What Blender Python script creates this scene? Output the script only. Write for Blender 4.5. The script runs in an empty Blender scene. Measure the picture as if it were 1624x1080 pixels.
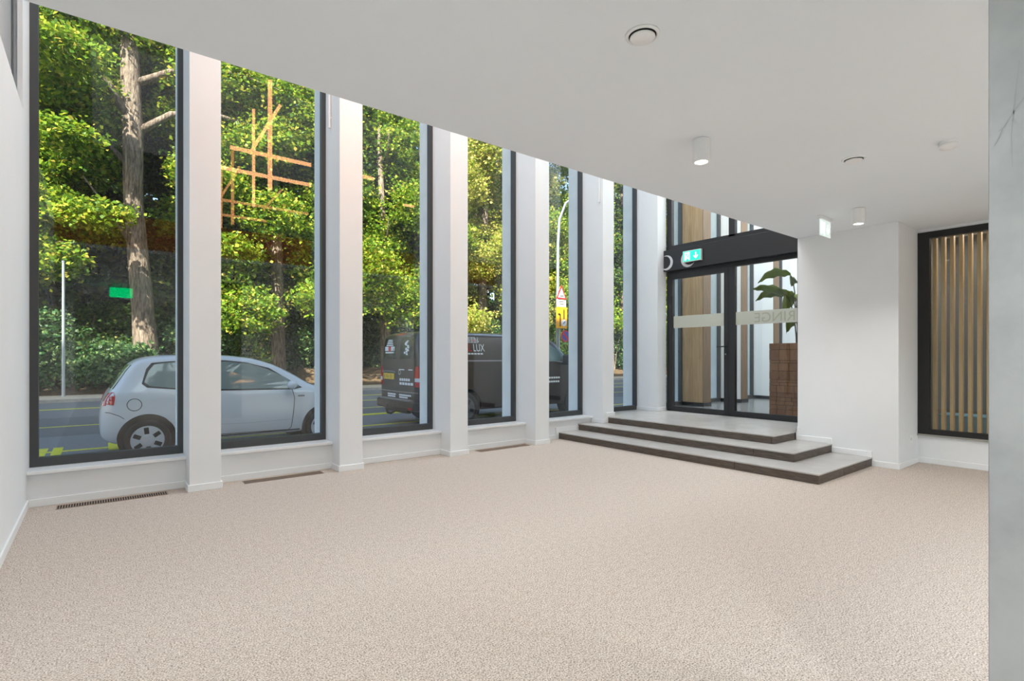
import bpy, bmesh, math, random
import numpy as np
from mathutils import Vector, Matrix
from mathutils.bvhtree import BVHTree

scene = bpy.context.scene
C = scene.collection
random.seed(7)
PI = math.pi

# ------------------------------------------------------------------ camera
F_PX, HORIZON, YAW = 834.55, 566.3, math.radians(51.857)
cam_data = bpy.data.cameras.new('camera')
cam_data.sensor_fit = 'HORIZONTAL'
cam_data.sensor_width = 36.0
cam_data.lens = 36.0 * F_PX / 1624.0
cam_data.shift_y = (HORIZON - 540.0) / 1624.0
cam_data.clip_start = 0.02
cam_data.clip_end = 500
cam = bpy.data.objects.new('camera', cam_data)
C.objects.link(cam)
cam.location = (0, 0, 1.2)
# the view direction lies YAW to the left of the +X axis (windows run along X, the street is towards +Y)
cam.rotation_euler = (PI / 2, 0, YAW - PI / 2)
scene.camera = cam

# ------------------------------------------------------------------ view, sky, sun, large lights
scene.view_settings.view_transform = 'Standard'
scene.view_settings.look = 'None'
scene.view_settings.gamma = 1
scene.view_settings.exposure = 0.27
scene.view_settings.use_curve_mapping = False
scene.cycles.max_bounces = 7
scene.cycles.diffuse_bounces = 4
scene.cycles.glossy_bounces = 3
scene.cycles.transparent_max_bounces = 12

SUN_ELEV, SUN_AZ = math.radians(43), math.radians(-128)   # azimuth of the sun seen from the place, from +X
world = bpy.data.worlds.new('World')
scene.world = world
world.use_nodes = True
wn, wl = world.node_tree.nodes, world.node_tree.links
bg = wn['Background']
sky = wn.new('ShaderNodeTexSky')
sky.sky_type = 'NISHITA'
sky.sun_disc = False
sky.sun_elevation = SUN_ELEV
sky.sun_rotation = PI / 2 - SUN_AZ
sky.air_density = 1.0
sky.dust_density = 2.0
sky.ozone_density = 1.0
wl.new(sky.outputs['Color'], bg.inputs['Color'])
bg.inputs['Strength'].default_value = 0.34

sun_data = bpy.data.lights.new('sun', 'SUN')
sun_data.energy = 12.0
sun_data.angle = math.radians(0.6)
sun_data.color = (1.0, 0.93, 0.8)
sun = bpy.data.objects.new('sun', sun_data)
C.objects.link(sun)
sd = Vector((math.cos(SUN_ELEV) * math.cos(SUN_AZ), math.cos(SUN_ELEV) * math.sin(SUN_AZ), math.sin(SUN_ELEV)))
sun.location = sd * 60
sun.rotation_euler = sd.to_track_quat('Z', 'Y').to_euler()


def area(name, loc, rot, sx, sy, power, color=(1, 1, 1)):
    d = bpy.data.lights.new(name, 'AREA')
    d.shape = 'RECTANGLE'
    d.size, d.size_y = sx, sy
    d.energy = power
    d.color = color
    o = bpy.data.objects.new(name, d)
    C.objects.link(o)
    o.location, o.rotation_euler = loc, rot
    return o


E_VOID, E_REARFILL, E_SPOT, E_TUBE = 190, 245, 38, 10.5
# added fill: area light over the window strip, unseen spots under the low ceiling
area('void_fill', (3.4, 4.2, 6.1), (0, 0, 0), 7.6, 2.0, E_VOID, (0.82, 0.94, 1.0))
area('upper_hall_fill', (3.4, -1.0, 6.1), (0, 0, 0), 7.0, 5.0, 30, (0.95, 0.98, 1.0))  # added fill for the upper hall, no fitting there
for i, (lx, ly) in enumerate([(3.4, -0.5), (0.45, 0.75), (0.6, -1.0), (2.9, -1.2), (5.2, -1.4), (6.6, -2.6), (0.6, -3.2), (2.9, -3.4), (5.2, -3.6), (2.9, -5.4)]):
    sp_ = bpy.data.lights.new('rear_fill_spot', 'SPOT')
    sp_.energy = E_REARFILL * (0.3 if i == 1 else 0.5)
    sp_.spot_size, sp_.spot_blend, sp_.shadow_soft_size = math.radians(165), 1.0, 0.06
    sp_.color = (0.86, 0.95, 1.0)
    so_ = bpy.data.objects.new('rear_fill_spot', sp_)
    C.objects.link(so_)
    so_.location = (lx, ly, 2.6)
area('lobby_fill', (10.3, 4.3, 6.1), (0, 0, 0), 4.5, 2.0, 300, (0.95, 0.98, 1.0))  # unseen fill light, added to brighten the lobby behind the doors

# ------------------------------------------------------------------ materials
MATS = {}


def mat(name, color, rough=0.5, metal=0.0, spec=0.5, emit=None, estr=0.0, coat=0.0):
    if name in MATS:
        return MATS[name]
    m = bpy.data.materials.new(name)
    m.use_nodes = True
    b = m.node_tree.nodes['Principled BSDF']
    b.inputs['Base Color'].default_value = (*color, 1)
    b.inputs['Roughness'].default_value = rough
    b.inputs['Metallic'].default_value = metal
    b.inputs['Specular IOR Level'].default_value = spec
    b.inputs['Coat Weight'].default_value = coat
    if emit:
        b.inputs['Emission Color'].default_value = (*emit, 1)
        b.inputs['Emission Strength'].default_value = estr
    MATS[name] = m
    return m


def noisy(name, stops, scale, rough=0.8, detail=6.0, bump=0.0, bscale=None, stretch=(1, 1, 1), spec=0.3, bdist=0.01, nrough=0.6):
    """Principled with a noise colour ramp and noise bump, in object (=world) coordinates."""
    m = mat(name, stops[0][1], rough, spec=spec)
    nt = m.node_tree
    n, l = nt.nodes, nt.links
    b = n['Principled BSDF']
    tc = n.new('ShaderNodeTexCoord')
    mp = n.new('ShaderNodeMapping')
    mp.inputs['Scale'].default_value = stretch
    l.new(tc.outputs['Object'], mp.inputs['Vector'])
    t = n.new('ShaderNodeTexNoise')
    t.inputs['Scale'].default_value = scale
    t.inputs['Detail'].default_value = detail
    t.inputs['Roughness'].default_value = nrough
    l.new(mp.outputs['Vector'], t.inputs['Vector'])
    r = n.new('ShaderNodeValToRGB')
    while len(r.color_ramp.elements) < len(stops):
        r.color_ramp.elements.new(0.5)
    for e, (p, c) in zip(r.color_ramp.elements, stops):
        e.position, e.color = p, (*c, 1)
    l.new(t.outputs['Fac'], r.inputs['Fac'])
    l.new(r.outputs['Color'], b.inputs['Base Color'])
    if bump:
        t2 = n.new('ShaderNodeTexNoise')
        t2.inputs['Scale'].default_value = bscale or scale
        t2.inputs['Detail'].default_value = 4
        l.new(mp.outputs['Vector'], t2.inputs['Vector'])
        bp = n.new('ShaderNodeBump')
        bp.inputs['Strength'].default_value = bump
        bp.inputs['Distance'].default_value = bdist
        l.new(t2.outputs['Fac'], bp.inputs['Height'])
        l.new(bp.outputs['Normal'], b.inputs['Normal'])
    return m


def island_ramp(name, stops, rough=0.55, translucent=None):
    """Leaf material: each leaf takes its own colour; light passes through."""
    m = bpy.data.materials.new(name)
    m.use_nodes = True
    nt = m.node_tree
    n, l = nt.nodes, nt.links
    b = n['Principled BSDF']
    g = n.new('ShaderNodeNewGeometry')
    r = n.new('ShaderNodeValToRGB')
    while len(r.color_ramp.elements) < len(stops):
        r.color_ramp.elements.new(0.5)
    for e, (p, c) in zip(r.color_ramp.elements, stops):
        e.position, e.color = p, (*c, 1)
    l.new(g.outputs['Random Per Island'], r.inputs['Fac'])
    l.new(r.outputs['Color'], b.inputs['Base Color'])
    b.inputs['Roughness'].default_value = rough
    b.inputs['Specular IOR Level'].default_value = 0.35
    if translucent:
        tr = n.new('ShaderNodeBsdfTranslucent')
        hs = n.new('ShaderNodeHueSaturation')
        hs.inputs['Value'].default_value = 1.3
        hs.inputs['Hue'].default_value = 0.48
        l.new(r.outputs['Color'], hs.inputs['Color'])
        l.new(hs.outputs['Color'], tr.inputs['Color'])
        mx = n.new('ShaderNodeMixShader')
        mx.inputs['Fac'].default_value = translucent
        l.new(b.outputs['BSDF'], mx.inputs[1])
        l.new(tr.outputs['BSDF'], mx.inputs[2])
        l.new(mx.outputs['Shader'], n['Material Output'].inputs['Surface'])
    MATS[name] = m
    return m


def glass(name, tint=(0.95, 0.98, 0.97), ior=1.5, gain=1.0):
    """Thin architectural pane: see-through, with the mirror image a pane gives."""
    m = bpy.data.materials.new(name)
    m.use_nodes = True
    n, l = m.node_tree.nodes, m.node_tree.links
    n.remove(n['Principled BSDF'])
    t = n.new('ShaderNodeBsdfTransparent')
    t.inputs['Color'].default_value = (*tint, 1)
    g = n.new('ShaderNodeBsdfGlossy')
    g.inputs['Roughness'].default_value = 0.0
    # Schlick reflectance per surface, the same from both sides of the pane
    lw = n.new('ShaderNodeLayerWeight')
    lw.inputs['Blend'].default_value = 0.5
    pw = n.new('ShaderNodeMath')
    pw.operation = 'POWER'
    pw.inputs[1].default_value = 5.0
    l.new(lw.outputs['Facing'], pw.inputs[0])
    f0 = ((ior - 1) / (ior + 1)) ** 2
    k = n.new('ShaderNodeMath')
    k.operation = 'MULTIPLY_ADD'
    k.inputs[1].default_value = (1 - f0) * gain
    k.inputs[2].default_value = f0 * gain
    k.use_clamp = True
    l.new(pw.outputs['Value'], k.inputs[0])
    mx = n.new('ShaderNodeMixShader')
    l.new(k.outputs['Value'], mx.inputs['Fac'])
    l.new(t.outputs['BSDF'], mx.inputs[1])
    l.new(g.outputs['BSDF'], mx.inputs[2])
    l.new(mx.outputs['Shader'], n['Material Output'].inputs['Surface'])
    MATS[name] = m
    return m


def rgb(r, g, b):
    """sRGB 0-255 to linear"""
    f = lambda c: (c / 255 / 12.92) if c <= 10 else ((c / 255 + 0.055) / 1.055) ** 2.4
    return (f(r), f(g), f(b))


white = noisy('white_paint', [(0.3, (0.80, 0.81, 0.815)), (0.7, (0.83, 0.84, 0.845))], 1.5, 0.75, bump=0.02, bscale=90)
ceil_m = noisy('ceiling_paint', [(0.3, (0.82, 0.855, 0.885)), (0.7, (0.84, 0.875, 0.905))], 1.2, 0.85)
base_m = mat('baseboard_paint', (0.84, 0.845, 0.845), 0.4)
sill_m = mat('sill_paint', (0.83, 0.835, 0.83), 0.35)
frame_m = mat('anthracite_metal', rgb(66, 67, 68), 0.45)
black_m = mat('black_metal', rgb(40, 40, 42), 0.4)
fascia_m = noisy('terracotta_fascia', [(0.3, rgb(196, 122, 84)), (0.7, rgb(214, 146, 106))], 30, 0.8)
facade_m = noisy('facade_render', [(0.3, rgb(222, 226, 226)), (0.7, rgb(236, 238, 238))], 4, 0.85)
concrete_m = noisy('concrete', [(0.3, rgb(150, 150, 149)), (0.5, rgb(166, 165, 164)), (0.75, rgb(178, 177, 175))], 3.0, 0.8, detail=5, bump=0.05, bscale=40)
tread_m = noisy('tread_stone', [(0.3, rgb(172, 167, 162)), (0.7, rgb(192, 187, 183))], 5, 0.32, bump=0.02, bscale=60, spec=0.5)
riser_m = noisy('riser_stone', [(0.25, rgb(72, 63, 57)), (0.5, rgb(92, 82, 74)), (0.75, rgb(108, 97, 88))], 9, 0.55, bump=0.15, bscale=40, stretch=(1, 1, 7))
grout_m = mat('grout', rgb(172, 166, 160), 0.9)
lobby_m = noisy('lobby_stone', [(0.3, rgb(100, 102, 104)), (0.7, rgb(120, 121, 122))], 6, 0.25)
wood_m = noisy('pale_wood', [(0.3, rgb(176, 142, 104)), (0.7, rgb(206, 172, 132))], 7, 0.5, stretch=(6, 6, 0.4))
darkwood_m = noisy('brown_wood', [(0.3, rgb(104, 84, 66)), (0.7, rgb(140, 116, 94))], 7, 0.5, stretch=(6, 6, 0.4))
glass_m = glass('window_glass', (0.965, 0.985, 0.978), 1.5, 1.12)
doorglass_m = glass('door_glass', (0.96, 0.985, 0.98), 1.45, 0.8)
lamp_m = mat('lamp_white', (0.85, 0.85, 0.85), 0.4)
steel_m = mat('steel', (0.7, 0.7, 0.7), 0.3, 1.0)
dark_m = mat('dark_void', (0.015, 0.015, 0.015), 0.9)


def carpet_material():
    m = mat('carpet', rgb(200, 182, 168), 0.95, spec=0.1)
    nt = m.node_tree
    n, l = nt.nodes, nt.links
    b = n['Principled BSDF']
    tc = n.new('ShaderNodeTexCoord')

    def noise(scale, detail, rough, stretch=(1, 1, 1)):
        mp = n.new('ShaderNodeMapping')
        mp.inputs['Scale'].default_value = stretch
        l.new(tc.outputs['Object'], mp.inputs['Vector'])
        t = n.new('ShaderNodeTexNoise')
        t.inputs['Scale'].default_value = scale
        t.inputs['Detail'].default_value = detail
        t.inputs['Roughness'].default_value = rough
        l.new(mp.outputs['Vector'], t.inputs['Vector'])
        return t
    a = noise(150, 4, 0.8)
    c = noise(26, 3, 0.6)
    ad = n.new('ShaderNodeMath')
    ad.operation = 'MULTIPLY_ADD'
    ad.inputs[1].default_value = 0.16
    l.new(c.outputs['Fac'], ad.inputs[0])
    sc_ = n.new('ShaderNodeMath')
    sc_.operation = 'MULTIPLY_ADD'
    sc_.inputs[1].default_value = 1.8
    sc_.inputs[2].default_value = -0.48
    l.new(a.outputs['Fac'], sc_.inputs[0])
    l.new(sc_.outputs['Value'], ad.inputs[2])
    r = n.new('ShaderNodeValToRGB')
    cols = [(0.30, rgb(116, 102, 91)), (0.42, rgb(168, 152, 139)), (0.52, rgb(197, 182, 170)), (0.68, rgb(223, 211, 201))]
    while len(r.color_ramp.elements) < len(cols):
        r.color_ramp.elements.new(0.5)
    for e, (p, cc) in zip(r.color_ramp.elements, cols):
        e.position, e.color = p, (*cc, 1)
    l.new(ad.outputs['Value'], r.inputs['Fac'])
    l.new(r.outputs['Color'], b.inputs['Base Color'])
    h = noise(260, 3, 0.6)
    bp = n.new('ShaderNodeBump')
    bp.inputs['Strength'].default_value = 0.15
    bp.inputs['Distance'].default_value = 0.003
    l.new(h.outputs['Fac'], bp.inputs['Height'])
    l.new(bp.outputs['Normal'], b.inputs['Normal'])
    return m


carpet_m = carpet_material()


# ------------------------------------------------------------------ helpers
def box(bm, x0, x1, y0, y1, z0, z1):
    v = [bm.verts.new(p) for p in ((x0, y0, z0), (x1, y0, z0), (x1, y1, z0), (x0, y1, z0), (x0, y0, z1), (x1, y0, z1), (x1, y1, z1), (x0, y1, z1))]
    for f in ((3, 2, 1, 0), (4, 5, 6, 7), (0, 1, 5, 4), (1, 2, 6, 5), (2, 3, 7, 6), (3, 0, 4, 7)):
        bm.faces.new([v[i] for i in f])


def bevel(bm, w, seg=2):
    bmesh.ops.bevel(bm, geom=bm.edges[:] + bm.verts[:], offset=w, segments=seg, affect='EDGES', profile=0.5)


def obj(name, bm, m, parent=None, loc=None, smooth=False):
    me = bpy.data.meshes.new(name)
    bm.to_mesh(me)
    bm.free()
    if smooth:
        for p in me.polygons:
            p.use_smooth = True
    me.materials.append(m)
    o = bpy.data.objects.new(name, me)
    C.objects.link(o)
    if parent:
        o.parent = parent
    if loc:
        o.location = loc
    return o


def bx(name, m, b, parent=None, bev=0.0, seg=2):
    bm = bmesh.new()
    if isinstance(b[0], (int, float)):
        b = [b]
    for q in b:
        box(bm, *q)
    if bev:
        bevel(bm, bev, seg)
    return obj(name, bm, m, parent)


def struct(o):
    o['kind'] = 'structure'
    return o


def tag(o, label, cat, group=None):
    o['label'], o['category'] = label, cat
    if group:
        o['group'] = group
    return o


def empty(name, loc=(0, 0, 0), rz=0.0):
    o = bpy.data.objects.new(name, None)
    o.empty_display_size = 0.1
    C.objects.link(o)
    o.location = loc
    o.rotation_euler = (0, 0, rz)
    return o


def lathe(profile, seg=40, axis='Z'):
    """profile: (r, h) pairs, revolved about the axis."""
    bm = bmesh.new()
    rings = []
    for r, h in profile:
        ring = []
        for i in range(seg):
            a = 2 * PI * i / seg
            x, y = r * math.cos(a), r * math.sin(a)
            p = (x, y, h) if axis == 'Z' else ((x, h, y) if axis == 'Y' else (h, x, y))
            ring.append(bm.verts.new(p))
        rings.append(ring)
    for a, b in zip(rings, rings[1:]):
        for i in range(seg):
            bm.faces.new((a[i], a[(i + 1) % seg], b[(i + 1) % seg], b[i]))
    for ring in (rings[0], rings[-1]):
        bm.faces.new(ring)
    bmesh.ops.recalc_face_normals(bm, faces=bm.faces)
    return bm


def tube(bm, pts, radii, seg=8, cap=True):
    pts = [Vector(p) for p in pts]
    if isinstance(radii, (int, float)):
        radii = [radii] * len(pts)
    rings = []
    ref = Vector((0.3, 0.2, 1)).normalized()
    for i, p in enumerate(pts):
        d = (pts[min(i + 1, len(pts) - 1)] - pts[max(i - 1, 0)]).normalized()
        if abs(d.dot(ref)) > 0.97:
            ref = Vector((1, 0.1, 0.2)).normalized()
        u = (ref - d * ref.dot(d)).normalized()
        w = d.cross(u)
        rings.append([bm.verts.new(p + (u * math.cos(2 * PI * k / seg) + w * math.sin(2 * PI * k / seg)) * radii[i]) for k in range(seg)])
    for a, b in zip(rings, rings[1:]):
        for k in range(seg):
            bm.faces.new((a[k], a[(k + 1) % seg], b[(k + 1) % seg], b[k]))
    if cap:
        bm.faces.new(rings[0][::-1])
        bm.faces.new(rings[-1])


def poly_prism(bm, pts, t, to3):
    """closed 2D outline to a plate: to3(u, v, d) gives the 3D point at depth d."""
    a = [bm.verts.new(to3(u, v, 0)) for u, v in pts]
    b = [bm.verts.new(to3(u, v, t)) for u, v in pts]
    bm.faces.new(a[::-1])
    bm.faces.new(b)
    n = len(pts)
    for i in range(n):
        bm.faces.new((a[i], a[(i + 1) % n], b[(i + 1) % n], b[i]))
    bmesh.ops.recalc_face_normals(bm, faces=bm.faces)


def text_mesh(name, body, size, m, matrix, parent=None, extrude=0.0, align='LEFT', sx=1.0):
    cu = bpy.data.curves.new(name, 'FONT')
    cu.body, cu.size, cu.extrude, cu.align_x = body, size, extrude, align
    t = bpy.data.objects.new(name, cu)
    C.objects.link(t)
    me = bpy.data.meshes.new_from_object(t.evaluated_get(bpy.context.evaluated_depsgraph_get()))
    bpy.data.objects.remove(t)
    me.transform(Matrix.Diagonal((sx, 1, 1, 1)))
    me.transform(matrix)
    me.materials.clear()
    me.materials.append(m)
    o = bpy.data.objects.new(name, me)
    C.objects.link(o)
    if parent:
        o.parent = parent
    return o


# ------------------------------------------------------------------ key dimensions (metres)
PX0, PITCH, PW = 0.632, 1.35, 0.25        # first pilaster: left side, bay width, pilaster width
PY, WY, FY, OY = 5.443, 5.672, 5.87, 6.15  # pilaster front, parapet face, window frame, outer face
SILL = 0.287                               # sill top = landing level
CEIL, EDGE = 2.648, 2.90                   # low ceiling and its open edge
LX = -0.45                                 # left wall face
TOP, ROOF = 5.6, 6.2
BX, BY0, BY1 = 6.71, 1.868, 2.90           # white wall block
DX = 7.66                                  # entrance door plane
RX = 7.372                                 # wall under the slatted screen

# ------------------------------------------------------------------ room shell
struct(bx('floor', carpet_m, (LX - 0.3, 7.6, -6.6, WY + 0.3, -0.3, 0.0)))
struct(bx('ceiling', ceil_m, [(LX, 7.66, -6.6, EDGE - 0.015, CEIL, 3.07), (LX, BX, EDGE - 0.015, EDGE + 0.004, CEIL, CEIL + 0.05)]))
struct(bx('trim_1', fascia_m, (LX, 7.6, EDGE - 0.0145, EDGE + 0.002, CEIL + 0.0505, 3.14)))
struct(bx('roof', ceil_m, (-4.2, 14.2, -6.6, OY, ROOF, ROOF + 0.3)))
struct(bx('wall_left', white, (LX - 0.14, LX, -6.6, 5.39, 0.0, 3.07)))
struct(bx('wall_left_return', white, (LX - 0.03, LX, 5.39, FY + 0.1, 0.0, ROOF)))
struct(bx('floor_upper_left', lobby_m, (-4.2, LX - 0.14, -6.6, OY, 2.8, 3.07)))
struct(bx('wall_far_left', white, (-4.3, -4.2, -6.6, OY, 0, ROOF)))
struct(bx('wall_back', white, (-4.3, 7.6, -6.75, -6.6, 0, ROOF)))
struct(bx('wall_upper_left', white, [(-0.505, LX - 0.03, PY, OY, 3.07, ROOF), (-0.62, -0.52, PY, OY, 3.07, ROOF), (-0.52, -0.505, PY + 0.05, OY, 3.07, ROOF)]))
struct(bx('wall_lower_left', facade_m, (-4.2, LX - 0.03, FY, OY, -0.4, 3.07)))
# parapet below the windows
struct(bx('wall_windows', white, [(LX - 0.03, PX0 + PITCH * 4, WY, FY + 0.07, -0.3, SILL - 0.028), (LX - 0.03, 13.9, FY + 0.07, OY, -0.4, SILL - 0.03)]))
# the strip over the windows
struct(bx('wall_over_windows', white, (LX - 0.03, 13.9, FY, OY, TOP, ROOF)))
# pilasters with their baseboards
for n in range(5):
    x0 = PX0 + PITCH * n
    zb = 0.0
    p = struct(bx('pillar_window_%d' % (n + 1), white, [(x0, x0 + PW, PY, FY + 0.07, 0, ROOF)], bev=0.004))
    struct(bx('pillar_facade_%d' % (n + 1), facade_m, [(x0 - 0.035, x0 + PW + 0.035, FY + 0.0705, OY, -0.4, ROOF)]))
x0 = PX0 + PITCH * 5
struct(bx('pillar_window_6', white, [(x0, DX - 0.04, PY, FY + 0.07, SILL, ROOF)], bev=0.004))
struct(bx('pillar_facade_6', facade_m, [(x0 - 0.035, x0 + PW + 0.035, FY + 0.0705, OY, -0.4, ROOF)]))

# baseboards: height 6 cm
BH, BT = 0.062, 0.013


def baseboard(name, segs):
    return struct(bx('baseboard_' + name, base_m, segs, bev=0.003))


baseboard('left', [(LX, LX + BT, -6.6, WY, 0, BH)])
for n in range(4):
    a = LX if n == 0 else PX0 + PITCH * (n - 1) + PW
    b = PX0 + PITCH * n
    baseboard('window_%d' % (n + 1), [(a, b, WY - BT, WY, 0, BH)])
    baseboard('pillar_%d' % (n + 1), [(b - BT, b + PW + BT, PY - BT, PY, 0, BH), (b - BT, b, PY, WY - BT, 0, BH), (b + PW, b + PW + BT, PY, WY - BT, 0, BH)])
baseboard('window_5', [(PX0 + PITCH * 3 + PW, 5.325, WY - BT, WY, 0, BH), (5.26, 5.325, WY - BT, WY, BH, 0.165), (5.26, 5.735, WY - BT, WY, 0.096 + BH * 0.98, 0.105 + BH),
                       (5.325, 5.735, WY - BT, WY, 0.0957, 0.0957 + BH)])
b = PX0 + PITCH * 4
baseboard('pillar_5', [(b - BT, 6.145, PY - BT, PY, 0.1914, 0.1914 + BH), (b - BT, b, PY, WY, 0.1914, 0.1914 + BH), (6.10, 6.145, PY - BT, PY, 0.1914 + BH, SILL + BH),
                       (6.145, b + PW + BT, PY - BT, PY, SILL, SILL + BH)])
b = PX0 + PITCH * 5
baseboard('pillar_6', [(b - BT, DX - 0.06, PY - BT, PY, SILL, SILL + BH), (b - BT, b, PY, FY, SILL, SILL + BH)])

# window sills
for n in range(5):
    a = LX if n == 0 else PX0 + PITCH * (n - 1) + PW
    b = PX0 + PITCH * n
    struct(bx('sill_%d' % (n + 1), sill_m, (a, b + (0.0 if n else 0.0), WY - 0.028, FY + 0.001, SILL - 0.027, SILL), bev=0.003))


# windows: dark frame + pane
def window(k, x0, x1, z0=SILL, fw=0.055, bw=0.072):
    y0, y1 = FY, FY + 0.0695
    f = bx('window_%d' % k, frame_m, [(x0, x0 + fw, y0, y1, z0, TOP), (x1 - 0.042, x1, y0, y1, z0, TOP), (x0 + fw, x1 - 0.042, y0, y1, z0, z0 + bw), (x0 + fw, x1 - 0.042, y0, y1, TOP - 0.06, TOP)])
    struct(f)
    struct(bx('pane', glass_m, (x0 + fw - 0.005, x1 - 0.037, FY + 0.040, FY + 0.046, z0 + bw - 0.005, TOP - 0.055), f))
    struct(bx('sill_strip', facade_m, (x0, x1, y1, OY + 0.04, z0 - 0.03, z0 - 0.005), f))
    return f


for n in range(6):
    a = LX if n == 0 else PX0 + PITCH * (n - 1) + PW
    window(n + 1, a, PX0 + PITCH * n)
frost_m = mat('frosted_glass', (0.75, 0.8, 0.82), 0.2)
f = struct(bx('window_7', frame_m, [(-0.65, -0.62, FY, FY + 0.07, 3.07, TOP), (-1.8, -1.75, FY, FY + 0.07, 3.07, TOP), (-1.75, -0.65, FY, FY + 0.07, TOP - 0.05, TOP)]))
struct(bx('pane', glass_m, (-1.75, -0.65, FY + 0.03, FY + 0.036, 3.07, TOP), f))
struct(bx('wall_upper_far_left', white, (-4.2, -1.8, FY, OY, 3.07, ROOF)))

# white block and the recess with the slatted screen
struct(bx('wall_block', white, [(BX, RX + 0.2, BY0, BY1, 0, CEIL)], bev=0.004))
struct(bx('wall_screen_parapet', white, (RX, RX + 0.2, -6.6, BY0, 0, 0.31)))
struct(bx('sill_screen', mat('sill_stone', rgb(150, 148, 140), 0.5), (RX - 0.03, RX + 0.06, -1.4, BY0, 0.31, 0.328)))
struct(bx('wall_screen_head', white, (RX, RX + 0.2, -6.6, BY0, 2.613, CEIL)))
struct(bx('wall_right_rear', white, (RX, RX + 0.2, -6.6, -1.4, 0.31, 2.613)))
baseboard('block', [(BX - BT, BX, BY0, 2.16, 0, BH), (BX - BT, BX, 2.11, 2.16, BH, 0.0957 + BH), (BX - BT, BX, 2.16, 2.56, 0.0957, 0.0957 + BH), (BX - BT, BX, 2.515, 2.56, 0.0957 + BH, 0.1914 + BH),
                    (BX - BT, BX, 2.56, BY1 + BT, 0.1914, 0.1914 + BH), (BX - BT, BX, BY1 - 0.03, BY1 + BT, 0.1914 + BH, SILL + BH), (BX - BT, RX, BY1, BY1 + BT, SILL, SILL + BH)])
baseboard('block_return', [(BX - BT, RX, BY0 - BT, BY0, 0, BH)])
baseboard('screen', [(RX - BT, RX, -6.6, BY0 - BT, 0, BH)])

# entrance wall above and beside the door
struct(bx('wall_entrance', white, [(DX, DX + 0.14, EDGE, 3.16, 0, ROOF), (DX, DX + 0.14, 3.16, OY - 0.3, TOP, ROOF)]))
struct(bx('wall_upper_right', white, (DX - 0.06, DX + 0.14, -6.6, EDGE, 3.07, ROOF)))

# ------------------------------------------------------------------ entrance door and transom
d = bx('door_1', black_m, [
    (DX, DX + 0.07, 5.36, 5.455, SILL, TOP), (DX, DX + 0.07, 3.16, 3.24, SILL, TOP),           # jambs
    (DX, DX + 0.07, 4.30, 4.335, SILL, 2.60), (DX, DX + 0.07, 4.23, 4.33, 3.06, TOP),          # mullions
    (DX, DX + 0.07, 3.24, 5.36, 2.59, 3.09), (DX, DX + 0.07, 3.24, 5.36, SILL, SILL + 0.02), (DX, DX + 0.07, 3.16, 5.455, TOP - 0.06, TOP)])
struct(d)


def door_leaf(y0, y1, zt, handle):
    x0, x1 = DX - 0.006, DX + 0.06
    lf = struct(bx('door_leaf', black_m, [(x0, x1, y0, y0 + 0.072, SILL + 0.02, 2.6), (x0, x1, y1 - 0.072, y1, SILL + 0.02, 2.6), (x0, x1, y0 + 0.072, y1 - 0.072, SILL + 0.02, SILL + 0.085),
                                     (x0, x1, y0 + 0.072, y1 - 0.072, zt, 2.6)], d, bev=0.002))
    struct(bx('pane', doorglass_m, (DX + 0.03, DX + 0.036, y0 + 0.07, y1 - 0.07, SILL + 0.08, zt + 0.005), lf))
    return lf


lf1 = door_leaf(4.335, 5.41, 2.52, True)
lf2 = door_leaf(3.24, 4.30, 2.595, False)
for ya, yb in ((4.33, 5.36), (3.24, 4.23)):
    struct(bx('transom_pane', doorglass_m, (DX + 0.03, DX + 0.036, ya, yb, 3.09, TOP - 0.05), d))
bm = bmesh.new()
box(bm, DX - 0.016, DX - 0.006, 4.352, 4.388, 1.21, 1.42)
tube(bm, [(DX - 0.01, 4.37, 1.365), (DX - 0.055, 4.37, 1.365), (DX - 0.055, 4.50, 1.36)], 0.010, 10)
hd = struct(obj('door_handle', bm, black_m, lf1))
hd['label'] = 'black lever handle'
cyl = struct(obj('lock_cylinder', lathe([(0.009, 0), (0.009, 0.012), (0.004, 0.013)], 16, 'X'), steel_m, lf1, (DX - 0.022, 4.37, 1.245)))

# frosted bands with the mirrored lettering
m = bpy.data.materials.new('frosted_band')
m.use_nodes = True
nn, ll = m.node_tree.nodes, m.node_tree.links
pb = nn['Principled BSDF']
pb.inputs['Base Color'].default_value = (*rgb(205, 204, 192), 1)
pb.inputs['Roughness'].default_value = 0.6
tl = nn.new('ShaderNodeBsdfTranslucent')
tl.inputs['Color'].default_value = (*rgb(215, 214, 204), 1)
tp = nn.new('ShaderNodeBsdfTransparent')
m1, m2 = nn.new('ShaderNodeMixShader'), nn.new('ShaderNodeMixShader')
m1.inputs['Fac'].default_value = 0.5
m2.inputs['Fac'].default_value = 0.22
ll.new(pb.outputs[0], m1.inputs[1]); ll.new(tl.outputs[0], m1.inputs[2])
ll.new(m1.outputs[0], m2.inputs[1]); ll.new(tp.outputs[0], m2.inputs[2])
ll.new(m2.outputs[0], nn['Material Output'].inputs['Surface'])
band_m = m
for lf, ya, yb in ((lf1, 4.405, 5.34), (lf2, 3.31, 4.23)):
    struct(bx('frosted_band', band_m, (DX + 0.026, DX + 0.0262, ya, yb, 1.69, 1.89), lf))
# mirrored letters, read from the street side; outlines only slightly darker than the band
mx = Matrix(((0, 0, 1, DX + 0.0245), (1, 0, 0, 3.34), (0, 1, 0, 1.718), (0, 0, 0, 1)))
let_m = mat('band_lettering', rgb(164, 163, 146), 0.6)
lt = struct(text_mesh('lettering', 'RINGE', 0.20, let_m, mx, lf2, sx=1.05))

# operator housing across the door head, with its two crescent marks and the lit exit sign
HX = 7.54
hb = bx('door_operator_housing', black_m, (HX, DX, 2.905, 5.435, 2.648, 3.0), bev=0.004)
tag(hb, 'long dark metal housing across the head of the glass entrance doors', 'door operator')


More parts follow.
